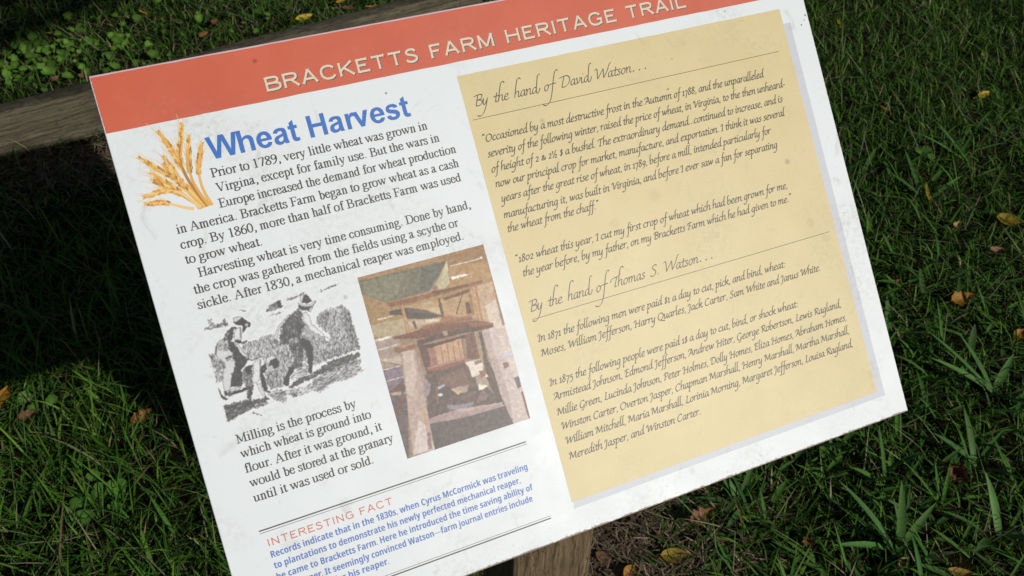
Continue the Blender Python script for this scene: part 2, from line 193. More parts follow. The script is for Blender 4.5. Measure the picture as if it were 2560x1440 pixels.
MILL = json.loads('''[[[182,142,92],[[-1763,351],[-527,361],[-540,-154],[-1734,-48]]],[[176,140,92],[[-1721,191],[-1561,54],[-1379,-16],[-1417,-112],[-1714,-82]]],[[192,170,134],[[-1716,-87],[-1417,-112],[-1441,-273],[-1715,-196]]],[[196,158,108],[[-1409,-8],[-1071,-36],[-762,-33],[-721,-281],[-1165,-288],[-1410,-240]]],[[170,128,80],[[-949,317],[-557,330],[-560,163],[-933,142]]],[[190,146,92],[[-910,221],[-557,174],[-569,14],[-655,26],[-949,49]]],[[204,170,134],[[-711,-13],[-564,-9],[-587,-602],[-692,-572],[-743,-319]]],[[222,200,182],[[-688,-204],[-576,-169],[-587,-602],[-686,-552]]],[[218,196,186],[[-655,-420],[-527,-410],[-527,-681],[-556,-944],[-554,-1292],[-703,-1291]]],[[176,154,140],[[-1719,-224],[-1489,-231],[-1521,-396],[-1538,-507],[-1716,-470]]],[[198,178,160],[[-1711,-400],[-1541,-412],[-1550,-497],[-1627,-460]]],[[142,122,136],[[-1713,-485],[-1550,-497],[-1556,-648],[-1720,-686]]],[[118,100,104],[[-1720,-686],[-1560,-661],[-1593,-855],[-1697,-1273],[-1721,-1280]]],[[128,124,102],[[-1710,303],[-916,279],[-1044,138],[-1133,55],[-1537,63],[-1712,184]]],[[140,138,112],[[-1684,285],[-1308,271],[-1420,100],[-1534,73],[-1701,186]]],[[112,110,96],[[-1157,274],[-930,269],[-1054,141],[-1130,65],[-1233,82]]],[[198,188,148],[[-913,281],[-944,80],[-995,42],[-1057,54],[-1070,92]]],[[214,204,164],[[-915,276],[-926,183],[-1000,138]]],[[168,130,112],[[-1133,55],[-1066,96],[-1056,56],[-1112,50]]],[[238,236,236],[[-924,126],[-850,125],[-732,109],[-801,102],[-912,99]]],[[236,230,220],[[-904,225],[-734,221],[-605,221],[-602,213],[-736,213],[-903,217]]],[[240,240,244],[[-613,229],[-593,226],[-596,210],[-614,210]]],[[170,126,80],[[-1533,41],[-1293,24],[-1238,-12],[-1450,-3]]],[[156,102,68],[[-1538,58],[-1340,45],[-1082,42],[-789,29],[-643,28],[-651,1],[-830,2],[-1083,0],[-1351,8],[-1507,18]]],[[128,82,58],[[-1135,45],[-789,27],[-777,9],[-1078,19]]],[[132,90,62],[[-1038,-34],[-779,-17],[-788,-47],[-1034,-57]]],[[96,82,78],[[-1528,-18],[-1372,-29],[-1218,-92],[-1137,-151],[-1070,-186],[-1199,-177],[-1398,-122],[-1389,-88],[-1527,-52]]],[[120,104,92],[[-1375,-39],[-1218,-94],[-1146,-144],[-1364,-76]]],[[206,184,132],[[-1208,-95],[-1088,-95],[-1088,-170],[-1133,-138],[-1183,-121]]],[[190,170,140],[[-1225,-42],[-1175,-16],[-1148,-36],[-1211,-67]]],[[112,84,72],[[-1084,-22],[-1062,-22],[-1073,-195],[-1099,-208],[-1092,-137]]],[[96,70,54],[[-852,-30],[-845,-32],[-956,-201],[-963,-196]]],[[120,82,62],[[-855,-126],[-821,-124],[-819,-233],[-868,-230]]],[[184,132,86],[[-1426,5],[-1395,1],[-1397,-117],[-1398,-254],[-1429,-248],[-1422,-131]]],[[212,166,116],[[-1411,1],[-1401,0],[-1402,-137],[-1411,-251],[-1421,-248],[-1412,-134]]],[[172,122,80],[[-806,-53],[-779,-55],[-803,-254],[-825,-253]]],[[188,134,88],[[-754,-7],[-722,-11],[-740,-190],[-740,-341],[-778,-331],[-766,-183]]],[[222,174,126],[[-748,-9],[-737,-9],[-753,-197],[-759,-334],[-770,-333],[-761,-195]]],[[222,210,190],[[-1243,-172],[-1118,-199],[-1124,-219],[-1249,-202]]],[[200,180,156],[[-1395,-149],[-1251,-170],[-1250,-205],[-1392,-214]]],[[120,84,66],[[-1356,-160],[-1333,-156],[-1333,-230],[-1349,-231]]],[[176,120,86],[[-1070,-186],[-832,-240],[-839,-303],[-883,-302],[-1125,-224]]],[[206,166,134],[[-1040,-194],[-843,-239],[-931,-235]]],[[160,104,76],[[-1372,-256],[-1254,-220],[-1021,-242],[-828,-263],[-823,-286],[-1052,-276],[-1314,-278]]],[[138,88,64],[[-1564,-239],[-1435,-246],[-1169,-247],[-792,-307],[-739,-337],[-830,-386],[-1077,-347],[-1337,-317],[-1542,-263]]],[[120,74,56],[[-893,-299],[-736,-332],[-656,-370],[-667,-405],[-865,-393],[-903,-371]]],[[160,104,78],[[-883,-302],[-736,-334],[-657,-373],[-671,-380],[-853,-353]]],[[104,78,66],[[-1355,-327],[-1161,-323],[-836,-355],[-773,-402],[-965,-378],[-1204,-370],[-1368,-374]]],[[176,150,128],[[-1127,-311],[-1083,-315],[-1077,-358],[-1118,-357]]],[[168,118,98],[[-1357,-385],[-965,-378],[-972,-613],[-1036,-624],[-1350,-621]]],[[96,70,60],[[-1366,-375],[-1182,-398],[-849,-399],[-840,-419],[-1009,-425],[-1220,-427],[-1364,-412]]],[[120,80,66],[[-1357,-388],[-1293,-396],[-1294,-505],[-1316,-619],[-1353,-608],[-1363,-500]]],[[206,160,124],[[-1233,-420],[-977,-419],[-996,-591],[-1234,-581]]],[[146,100,78],[[-1173,-429],[-1167,-429],[-1185,-587],[-1191,-587]]],[[146,100,78],[[-1116,-428],[-1110,-429],[-1129,-590],[-1134,-590]]],[[146,100,78],[[-1063,-428],[-1057,-428],[-1076,-592],[-1082,-592]]],[[146,100,78],[[-1010,-427],[-1004,-428],[-1024,-594],[-1030,-594]]],[[134,92,74],[[-934,-401],[-848,-396],[-844,-650],[-972,-613]]],[[186,150,114],[[-848,-396],[-788,-398],[-826,-640],[-859,-646]]],[[152,100,84],[[-1349,-592],[-993,-607],[-995,-643],[-1355,-641]]],[[182,136,116],[[-1345,-578],[-996,-591],[-997,-606],[-1348,-595]]],[[118,78,64],[[-1349,-609],[-1223,-646],[-1073,-650],[-998,-632],[-997,-647],[-1072,-673],[-1230,-671],[-1351,-638]]],[[112,92,84],[[-1369,-637],[-979,-640],[-900,-842],[-745,-1113],[-715,-1280],[-1462,-1276],[-1447,-1016]]],[[138,104,88],[[-1265,-690],[-1019,-673],[-956,-825],[-1034,-832],[-1205,-796],[-1284,-757]]],[[118,92,80],[[-1038,-631],[-987,-668],[-950,-857],[-972,-880],[-1012,-809]]],[[104,86,76],[[-813,-406],[-775,-409],[-798,-648],[-747,-902],[-741,-1099],[-799,-1081],[-843,-859],[-834,-668]]],[[170,150,126],[[-835,-414],[-811,-414],[-822,-626],[-840,-636]]],[[208,190,184],[[-775,-409],[-636,-410],[-635,-620],[-600,-825],[-561,-1290],[-717,-1287],[-764,-987],[-747,-902],[-773,-670]]],[[192,170,164],[[-775,-409],[-714,-411],[-712,-673],[-685,-1011],[-717,-1287],[-764,-987],[-773,-670]]],[[228,216,206],[[-1001,-634],[-842,-643],[-850,-723],[-876,-760],[-928,-782],[-973,-776],[-977,-686]]],[[150,130,112],[[-919,-643],[-844,-650],[-852,-677],[-915,-681]]],[[236,228,216],[[-860,-757],[-823,-817],[-852,-811],[-866,-778]]],[[176,158,138],[[-944,-784],[-870,-791],[-840,-860],[-853,-893],[-950,-857]]],[[236,228,214],[[-937,-853],[-852,-889],[-903,-908],[-946,-906]]],[[160,104,80],[[-898,-741],[-849,-750],[-847,-798],[-888,-801]]],[[176,186,210],[[-1299,-768],[-1233,-761],[-1227,-777],[-1295,-795]]],[[206,222,236],[[-1314,-834],[-1286,-825],[-1265,-848],[-1298,-856]]],[[178,156,146],[[-1189,-818],[-1018,-829],[-1050,-886],[-1110,-883]]],[[206,176,126],[[-1182,-820],[-1081,-862],[-1135,-891]]],[[164,110,84],[[-1316,-763],[-1299,-768],[-1322,-915],[-1338,-915]]],[[130,106,96],[[-1118,-911],[-978,-901],[-973,-917],[-1104,-944]]],[[186,150,136],[[-998,-999],[-991,-999],[-904,-912],[-909,-908]]],[[186,150,136],[[-982,-999],[-974,-1000],[-898,-923],[-903,-918]]],[[186,150,136],[[-965,-1000],[-957,-1000],[-892,-934],[-897,-929]]],[[186,150,136],[[-948,-1000],[-941,-1001],[-886,-944],[-891,-940]]],[[186,150,136],[[-931,-1001],[-924,-1002],[-880,-955],[-885,-951]]],[[186,150,136],[[-915,-1001],[-907,-1002],[-874,-966],[-879,-962]]],[[150,140,160],[[-1262,-941],[-1137,-979],[-1017,-985],[-1025,-1013],[-1149,-1019],[-1246,-990]]],[[178,150,150],[[-1445,-1009],[-1145,-1006],[-766,-1076],[-753,-1110],[-1110,-1098],[-1445,-1061]]],[[196,168,166],[[-1206,-1009],[-764,-1069],[-764,-1080],[-1155,-1040]]],[[108,96,92],[[-1459,-1057],[-1112,-1102],[-753,-1113],[-717,-1284],[-1465,-1286]]],[[140,122,116],[[-1078,-1198],[-1066,-1196],[-1060,-1207],[-1072,-1209]]],[[140,122,116],[[-1059,-1194],[-1046,-1192],[-1040,-1203],[-1053,-1205]]],[[140,122,116],[[-1039,-1190],[-1026,-1188],[-1020,-1199],[-1033,-1200]]],[[140,122,116],[[-1020,-1185],[-1007,-1183],[-1001,-1194],[-1014,-1196]]],[[140,122,116],[[-1000,-1181],[-987,-1179],[-981,-1190],[-994,-1192]]],[[140,122,116],[[-980,-1177],[-968,-1175],[-961,-1185],[-974,-1187]]],[[140,122,116],[[-961,-1172],[-948,-1170],[-942,-1181],[-955,-1183]]],[[156,108,82],[[-1575,-330],[-1400,-329],[-1377,-379],[-1403,-394],[-1535,-392],[-1573,-374]]],[[186,140,108],[[-1531,-328],[-1407,-330],[-1403,-350],[-1523,-352]]],[[192,168,154],[[-1521,-385],[-1406,-393],[-1387,-493],[-1388,-653],[-1433,-889],[-1464,-1282],[-1664,-1284],[-1593,-855]]],[[206,184,172],[[-1506,-393],[-1426,-394],[-1443,-637],[-1530,-787],[-1569,-745]]],[[176,150,138],[[-1406,-394],[-1392,-433],[-1388,-653],[-1411,-705],[-1422,-614]]],[[214,196,190],[[-1660,-1271],[-1529,-991],[-1476,-1066],[-1464,-1282]]],[[208,146,116],[[-1471,-921],[-1459,-922],[-1481,-1123],[-1492,-1120]]],[[160,126,128],[[-1492,-1120],[-1462,-1129],[-1482,-1269],[-1520,-1272]]],[[164,142,150],[[-1407,-692],[-1372,-673],[-1346,-724],[-1375,-804],[-1417,-832],[-1430,-787]]],[[130,88,68],[[-1711,-681],[-1572,-628],[-1575,-664],[-1697,-707]]],[[140,92,74],[[-1709,-877],[-1577,-721],[-1569,-745],[-1686,-899]]],[[188,164,146],[[-1708,-697],[-1611,-711],[-1620,-745],[-1700,-721]]],[[190,178,190],[[-1594,-731],[-1565,-732],[-1569,-745],[-1597,-744]]],[[234,228,222],[[-1721,-232],[-1563,-236],[-1566,-244],[-1723,-240]]],[[234,228,222],[[-1715,-312],[-1533,-309],[-1535,-316],[-1717,-319]]],[[234,228,222],[[-1713,-485],[-1556,-494],[-1558,-501],[-1716,-493]]],[[234,228,222],[[-1718,-588],[-1555,-593],[-1557,-600],[-1720,-595]]],[[234,228,222],[[-1643,-58],[-1499,-62],[-1502,-69],[-1645,-65]]],[[240,238,236],[[-1717,-219],[-1610,-223],[-1562,-231],[-1666,-242]]],[[150,130,88],[[-1713,-408],[-1549,-493],[-1552,-504],[-1704,-425]]],[[190,200,220],[[-630,-659],[-552,-659],[-556,-685],[-630,-691]]],[[150,110,96],[[-669,-738],[-621,-737],[-616,-783],[-668,-791]]],[[206,214,230],[[-604,-866],[-554,-872],[-555,-887],[-605,-884]]],[[116,104,112],[[-604,-892],[-557,-892],[-560,-988],[-594,-996]]],[[140,96,80],[[-573,-1029],[-550,-1033],[-559,-1283],[-572,-1283]]]]''')
WHEAT = json.loads('''[[[-3138,1704],[-3057,1619],[-2970,1536],[-2890,1457],[-2802,1335],[-2751,1215]],[[-2949,1876],[-2916,1792],[-2887,1699],[-2855,1550],[-2808,1371],[-2745,1214]],[[-2765,1901],[-2802,1791],[-2845,1666],[-2842,1514],[-2801,1362],[-2738,1215]],[[-2741,1791],[-2767,1682],[-2795,1570],[-2801,1454],[-2771,1328],[-2725,1216]],[[-2655,1715],[-2691,1632],[-2727,1538],[-2742,1423],[-2732,1319],[-2703,1214]],[[-2963,1675],[-2938,1596],[-2902,1494],[-2851,1388],[-2794,1283],[-2765,1212]],[[-3087,1569],[-3035,1507],[-2966,1434],[-2894,1350],[-2828,1264],[-2788,1210]],[[-3096,1511],[-3026,1448],[-2948,1383],[-2886,1321],[-2824,1253],[-2804,1211]],[[-3180,1400],[-3116,1405],[-3051,1414],[-2947,1389],[-2871,1318],[-2796,1216]],[[-3186,1342],[-3114,1331],[-3046,1315],[-2977,1279],[-2916,1247],[-2850,1218]],[[-2975,1611],[-2940,1529],[-2900,1443],[-2854,1354],[-2804,1268],[-2772,1210]]]''')
CTR = (0.29394,0.58550,0.97788)
TILT = R_(47)
U = 1e-4
PX0, PX1, PY0, PY1 = [v * U for v in RECT['panel']]
PANEL_ROUGH = 0.47

SPOTS = json.loads('''[["b",-2059,2303,25,0.6,[95,55,48]],["n",2696,346,32,0.45,[110,100,80]],["n",292,1281,29,0.35,[140,120,80]],["n",1617,1305,14,0.8,[140,80,20]],["p",-1045,1817,11,0.9,[60,45,40]],["p",-1855,198,22,0.5,[150,145,140]],["p",846,-2247,40,0.25,[165,165,172]],["p",3319,1720,11,0.85,[40,35,35]],["p",3295,1675,9,0.8,[50,40,40]],["p",3249,1633,11,0.85,[40,35,35]],["p",2435,1920,9,0.8,[70,45,40]],["n",1472,-594,9,0.8,[150,70,30]],["n",1423,-2545,11,0.5,[120,90,60]],["n",1742,1579,9,0.6,[110,80,50]],["n",2782,-299,54,0.16,[150,125,85]],["n",2915,-497,47,0.16,[150,125,85]],["n",1203,361,72,0.14,[150,130,90]],["n",731,202,65,0.13,[150,130,90]]]''')
def grime(n, col, amt=1.0, grain=0.06, spots=''):
    """fine print grain, brown weather smudges and specks, in panel coordinates"""
    co = n.coord('Object')
    g = n.noise(co, 900, 2, 0.6)
    c = n.mix(n.rng(g, 0.3, 0.7, 0.0, grain), col, (0.25, 0.22, 0.18), 'MULTIPLY') if grain else col
    big = n.noise(co, 9, 6, 0.62, 0.4)
    fine = n.noise(co, 210, 4, 0.7)
    sm = n.math('MULTIPLY', n.rng(big, 0.5, 0.78), n.rng(fine, 0.42, 0.72))
    c = n.mix(n.math('MULTIPLY', sm, 0.6 * amt), c, (0.36, 0.31, 0.25))
    mid = n.noise(co, 38, 5, 0.65, 0.8)
    c = n.mix(n.rng(mid, 0.60, 0.80, 0.0, 0.34 * amt), c, (0.34, 0.31, 0.27))
    sp = n.new('ShaderNodeTexVoronoi')
    n.link(co, sp.inputs['Vector'])
    sp.inputs['Scale'].default_value = 34
    sz = n.noise(co, 23, 2)
    dot = n.math('LESS_THAN', sp.outputs['Distance'], n.rng(sz, 0.52, 0.75, 0.0, 0.045))
    c = n.mix(n.math('MULTIPLY', dot, 0.75 * amt), c, (0.10, 0.075, 0.05))
    wob = n.noise(co, 330, 3, 0.7)
    for k, x, y, r_, a, rgb in SPOTS:
        if k != spots: continue
        d = n.new('ShaderNodeVectorMath', operation='DISTANCE')
        n.link(co, d.inputs[0])
        d.inputs[1].default_value = (x * 1e-4, y * 1e-4, 0.0001)
        dist = n.math('ADD', d.outputs['Value'], n.math('MULTIPLY', n.math('SUBTRACT', wob, 0.5), r_ * 1.2e-4))
        c = n.mix(n.rng(dist, r_ * 0.45e-4, r_ * 1.1e-4, a, 0.0), c, lin(rgb))
    return c, co

# ------------------------------------------------------------------ materials of the sign
def mat_panel():
    n = N('panel_white')
    c, co = grime(n, (0.728, 0.780, 0.812), 1.3, 0.07, 'p')
    sep = n.new('ShaderNodeSeparateXYZ')
    n.link(co, sep.inputs[0])
    # chipped, dirty lower and right edges
    fine = n.noise(co, 260, 5, 0.75)
    fine2 = n.noise(co, 60, 4, 0.7)
    dy = n.math('SUBTRACT', sep.outputs[1], PY0)
    w = n.math('ADD', n.math('MULTIPLY', n.rng(fine, 0.3, 0.8), 0.0022), n.math('MULTIPLY', n.rng(fine2, 0.35, 0.7), 0.0016))
    chip = n.math('LESS_THAN', dy, w)
    spray = n.math('MULTIPLY', n.rng(dy, 0.0, 0.022, 1.0, 0.0), n.rng(fine, 0.58, 0.70))
    c = n.mix(n.math('MULTIPLY', spray, 0.8), c, (0.16, 0.12, 0.09))
    c = n.mix(n.math('MULTIPLY', chip, 0.85), c, (0.16, 0.085, 0.05))
    dx = n.math('SUBTRACT', PX1, sep.outputs[0])
    chx = n.math('LESS_THAN', dx, n.math('MULTIPLY', n.rng(fine, 0.4, 0.8), 0.0016))
    c = n.mix(n.math('MULTIPLY', chx, 0.7), c, (0.22, 0.09, 0.07))
    # lilac bleached top edge
    dt = n.math('SUBTRACT', PY1, sep.outputs[1])
    c = n.mix(n.math('LESS_THAN', dt, 0.0045), c, (0.60, 0.46, 0.52))
    n.base(c, n.rng(n.noise(co, 13, 6, 0.7), 0.3, 0.7, PANEL_ROUGH - 0.06, PANEL_ROUGH + 0.07), 0.5)
    n.bump(n.noise(co, 700, 3, 0.6), 0.05, 0.001)
    return n.m

def mat_print(name, col, amt=0.8, grain=0.08, blotch=None, spots=''):
    n = N(name)
    src = col
    if blotch:
        src = n.mix(n.rng(n.noise(n.coord('Object'), 17, 5, 0.6), 0.35, 0.7), col, blotch)
    c, co = grime(n, src, amt, grain, spots)
    n.base(c, PANEL_ROUGH, 0.5)
    n.bump(n.noise(co, 700, 3, 0.6), 0.05, 0.001)
    return n.m

def mat_ink(name, col):
    n = N(name)
    co = n.coord('Object')
    c = n.mix(n.rng(n.noise(co, 500, 3, 0.7), 0.45, 0.8, 0, 0.35), col, tuple(min(1, x * 2.2 + 0.03) for x in col))
    n.base(c, PANEL_ROUGH, 0.5)
    return n.m

def mat_attr(name, rough=PANEL_ROUGH, spec=0.5):
    n = N(name)
    a = n.new('ShaderNodeAttribute', attribute_name='Col')
    n.base(a.outputs['Color'], rough, spec)
    return n.m

M_PANEL = mat_panel()
M_BAND = mat_print('band_red', (0.600, 0.116, 0.056), 0.55, 0.05, (0.545, 0.096, 0.046), 'b')
M_NOTE = mat_print('note_paper', (0.650, 0.540, 0.275), 1.0, 0.14, (0.700, 0.588, 0.318), 'n')
M_NSH = mat_print('note_shade_print', (0.560, 0.590, 0.660), 1.6, 0.10)
M_INK = mat_ink('ink_dark', (0.034, 0.033, 0.033))
M_INKB = mat_ink('ink_brown', (0.045, 0.036, 0.026))
M_BLUE = mat_ink('ink_blue', (0.024, 0.135, 0.475))
M_FACT = mat_ink('ink_violet_blue', (0.070, 0.155, 0.470))
M_CORAL = mat_ink('ink_coral', (0.53, 0.125, 0.075))
M_CREAM = mat_ink('ink_cream', (0.640, 0.575, 0.440))
M_TSH = mat_ink('ink_title_shade', (0.050, 0.055, 0.050))
M_PIC = mat_attr('picture_print')

def mat_wood(name, dark, mid, light, axis='x', knots=True):
    n = N(name)
    sc = {'x': (1.2, 22, 22), 'z': (22, 22, 1.2)}[axis]
    co = n.coord('Object', scale=sc)
    cof = n.coord('Object', scale=tuple(v * 4 for v in sc))
    a = n.noise(co, 2.2, 6, 0.62, 1.4)
    b = n.noise(cof, 4.0, 5, 0.7, 0.4)
    raw = n.coord('Object')
    blot = n.noise(raw, 7, 5, 0.6)
    c = n.ramp(a, [(0.28, dark), (0.48, mid), (0.66, light), (0.8, mid)])
    c = n.mix(n.rng(b, 0.40, 0.72, 0.0, 0.62), c, dark)
    c = n.mix(n.rng(blot, 0.52, 0.72, 0.0, 0.45), c, tuple(x * 0.55 for x in dark))
    g = n.noise(raw, 420, 3, 0.7)
    c = n.mix(n.rng(g, 0.56, 0.8, 0.0, 0.35), c, light)
    n.base(c, 0.8, 0.25)
    wv = n.new('ShaderNodeTexWave', wave_type='BANDS', bands_direction='Z' if axis == 'x' else 'X')
    n.link(n.coord('Object', scale=(0.35, 1, 1) if axis == 'x' else (1, 1, 0.35)), wv.inputs[0])
    wv.inputs['Scale'].default_value = 26
    wv.inputs['Distortion'].default_value = 7
    wv.inputs['Detail'].default_value = 4
    wv.inputs['Detail Scale'].default_value = 1.6
    c = n.mix(n.rng(wv.outputs['Fac'], 0.0, 0.22, 0.55, 0.0), c, tuple(x * 0.45 for x in dark))
    crack = n.noise(n.coord('Object', scale=tuple(v * 1.7 for v in sc)), 3.1, 3, 0.5, 2.2)
    c = n.mix(n.math('MULTIPLY', n.math('LESS_THAN', n.math('ABSOLUTE', n.math('SUBTRACT', crack, 0.5)), 0.012), 0.8), c, tuple(x * 0.25 for x in dark))
    n.base(c, 0.8, 0.25)
    h = n.math('ADD', a, n.math('MULTIPLY', b, 0.8))
    n.bump(h, 0.55, 0.006)
    return n.m

M_BEAM = mat_wood('weathered_timber', (0.044, 0.040, 0.026), (0.112, 0.096, 0.060), (0.180, 0.158, 0.106), 'x')
M_POST = mat_wood('post_timber', (0.088, 0.060, 0.033), (0.195, 0.142, 0.082), (0.290, 0.222, 0.138), 'z')

# ------------------------------------------------------------------ lettering
class Ink:
    """flat lettering built on the panel plane; every stroke sits a hair above the one before"""
    def __init__(s, z): s.v, s.f, s.z, s.k = [], [], z, 0
    def lift(s):
        s.k += 1
        return s.z + (s.k % 60) * 2e-7
    def ribbon(s, pts, hw):
        z = s.lift()
        b = len(s.v)
        n = len(pts)
        for i in range(n):
            p0 = pts[max(0, i - 1)]; p1 = pts[min(n - 1, i + 1)]
            dx, dy = p1[0] - p0[0], p1[1] - p0[1]
            l = math.hypot(dx, dy) or 1
            nx, ny = -dy / l * hw[i], dx / l * hw[i]
            s.v += [(pts[i][0] + nx, pts[i][1] + ny, z), (pts[i][0] - nx, pts[i][1] - ny, z)]
        for i in range(n - 1):
            a = b + 2 * i
            s.f.append((a + 1, a + 3, a + 2, a))
    def loops(s, loops):
        z = s.lift()
        vv = [[Vector((p[0], p[1], 0)) for p in lp] for lp in loops]
        b = len(s.v)
        flat = [p for lp in loops for p in lp]
        s.v += [(p[0], p[1], z) for p in flat]
        for t in tessellate_polygon(vv):
            a, c, d = [flat[i] for i in t]
            cr = (c[0] - a[0]) * (d[1] - a[1]) - (c[1] - a[1]) * (d[0] - a[0])
            s.f.append(tuple(b + i for i in (t if cr > 0 else t[::-1])))
    def build(s, name, mat, parent): return mesh_obj(name, s.v, s.f, mat, parent)

def catmull(P, n=6):
    if len(P) == 2: return [P[0], P[1]]
    out = []
    for i in range(len(P) - 1):
        p0 = P[i - 1] if i else (2 * P[0][0] - P[1][0], 2 * P[0][1] - P[1][1])
        p1, p2 = P[i], P[i + 1]
        p3 = P[i + 2] if i + 2 < len(P) else (2 * p2[0] - p1[0], 2 * p2[1] - p1[1])
        for k in range(n):
            t = k / n
            out.append(tuple(0.5 * (2 * p1[j] + (p2[j] - p0[j]) * t + (2 * p0[j] - 5 * p1[j] + 4 * p2[j] - p3[j]) * t * t
                                    + (3 * p1[j] - p0[j] - 3 * p2[j] + p3[j]) * t ** 3) for j in (0, 1)))
    out.append(P[-1])
    return out

def parse(d):
    g = {}
    for ln in d.strip().splitlines():
        ch, adv, body = ln.split(' ', 2)
        g[ch] = (float(adv), [[tuple(float(q) for q in p.split(',')) for p in st.split()] for st in body.split(';') if st.strip()])
    return g

# broad-nib italic hand: advance, then pen strokes (x-height 100)
CHANC = parse('''
a 84 66,92 44,101 18,72 10,26 26,2 48,20 66,70;68,100 64,36 68,6 80,4 90,18
b 80 44,200 26,196 17,160 12,10;12,8 34,0 60,26 68,68 54,98 36,90 16,56
c 68 62,86 44,101 18,76 10,30 28,1 50,6 66,22
d 86 66,92 44,101 18,72 10,26 26,2 48,20 66,70;94,200 78,194 70,150 64,36 68,6 80,4 90,18
e 70 14,48 40,56 60,80 50,101 28,92 11,52 16,10 34,0 54,8 68,24
f 54 72,196 52,198 40,170 30,60 20,-60 8,-94 -14,-98;4,96 62,98
g 82 66,92 44,101 18,72 10,26 26,2 48,20 66,70;68,100 62,20 56,-50 40,-88 16,-98 -6,-82
h 84 46,200 28,196 18,160 10,0;13,50 34,90 54,101 66,88 60,30 64,6 76,4 88,20
i 42 4,82 20,100 16,30 20,6 32,4 42,18;22,134 36,152
k 78 46,200 28,196 18,160 10,0;14,48 40,84 58,100 66,84 50,62 22,54;30,56 56,10 78,2 86,12
l 42 48,200 30,196 20,160 14,30 18,6 30,4 40,18
m 124 4,84 18,100 12,0;14,48 34,90 50,101 58,86 52,0;55,48 76,90 92,101 102,88 96,30 100,6 112,4 122,18
n 86 4,84 18,100 12,0;14,48 36,90 54,101 66,88 60,30 64,6 76,4 88,18
o 76 44,100 20,82 10,34 24,1 46,8 66,52 62,90 44,100
p 82 4,84 20,100 12,0 4,-95;-10,-96 22,-92;14,8 36,0 62,28 70,72 56,99 38,90 16,52
r 62 4,84 18,100 12,0;14,50 34,90 52,101 64,92
s 60 58,90 40,101 22,88 30,60 46,40 42,12 24,0 6,12
t 52 30,132 22,40 24,8 38,2 52,14;2,97 54,100
u 86 4,84 18,100 12,32 20,3 38,10 60,60;68,100 62,36 66,6 78,4 88,18
v 76 2,86 18,100 28,2;28,2 56,50 66,84 56,101
w 112 2,86 18,100 26,2;26,2 54,60 62,100;62,100 66,2;66,2 92,50 102,84 94,101
x 78 6,90 20,100 50,10 66,0 76,12;72,98 56,94 22,8 6,0
y 82 4,84 18,100 12,34 22,3 40,12 60,60;68,100 60,20 52,-50 36,-88 12,-98 -8,-84
z 70 8,88 24,100 62,96;62,96 8,4;8,4 44,0 66,10
0 76 42,98 16,82 10,40 28,2 50,10 68,56 60,90 42,98
1 52 10,80 30,100 26,0;6,2 46,2
2 68 10,76 30,99 52,88 48,56 8,4;8,4 60,5
5 66 60,98 24,97;24,97 18,50;18,50 48,48 58,10 38,-38 6,-54
7 66 6,96 62,98;62,98 40,30 22,-62
8 72 58,136 36,150 18,124 34,88 58,52 48,8 22,1 10,36 34,84 60,118 58,136
9 70 62,82 40,100 16,74 20,32 44,30 62,72;64,96 58,30 36,-30 10,-56
$ 62 56,104 38,118 20,104 30,76 48,52 42,20 22,8 4,20;42,142 24,-16
& 88 80,62 66,20 36,2 12,16 20,44 50,70 46,96 28,96 26,72 50,30 84,4
. 34 13,2 21,13
, 36 20,12 20,-8 6,-32
: 36 13,2 21,13;22,74 30,86
- 50 8,46 46,48
A 112 4,104 10,132 36,146 70,150;70,150 40,60 2,0;70,150 90,40 98,3;84,2 114,4;28,52 88,56
B 100 38,148 24,0;8,106 16,136 50,152 82,140 84,108 40,82;40,82 80,74 92,40 66,4 14,2
C 106 98,130 74,152 36,132 14,78 22,20 54,-2 94,22
D 122 44,146 28,2;4,102 12,134 56,152 104,132 114,72 82,14 16,2
E 92 8,106 14,136 36,148 88,149;42,146 26,4;36,80 76,83;10,3 50,2 86,10
F 86 8,106 14,136 36,148 92,151;46,146 28,4;40,80 76,83;12,2 44,4
G 112 98,130 74,152 36,132 14,78 22,20 54,0 84,30 92,68;92,68 86,-10 66,-48 34,-44
H 128 4,106 10,134 30,149 46,147;46,146 28,2;10,2 46,4;116,149 98,2;82,2 116,5;38,74 106,78
I 54 2,108 10,134 28,147 46,145;43,144 27,2;8,2 44,4
J 62 4,106 10,134 30,147 52,145;48,144 36,20 22,-32 -8,-42
L 90 44,150 28,10;28,149 60,150;6,4 30,10 56,0 90,12
M 146 2,106 8,134 28,149 42,146;40,146 14,0;42,146 70,18;70,18 122,149;122,149 120,20 136,2
O 122 70,151 28,126 12,64 34,1 72,4 108,56 108,118 70,151
P 92 38,148 24,2;8,106 16,136 50,152 86,138 86,92 38,66;8,2 42,4
Q 122 70,151 28,126 12,64 34,1 72,4 108,56 108,118 70,151;60,4 92,-28 146,-38
R 104 38,148 24,2;8,106 16,136 50,152 86,138 84,94 38,74;46,74 84,14 112,4
S 90 82,130 60,153 32,136 34,100 66,68 66,22 36,-2 4,18
T 96 2,108 8,134 34,146 106,151;60,146 40,2;22,2 58,4
V 104 2,110 14,142 34,147 44,4;44,4 92,110 110,153
W 156 2,110 14,142 34,147 40,4;40,4 96,142;96,142 98,4;98,4 146,110 164,152
''')
HEAD = dict(CHANC)
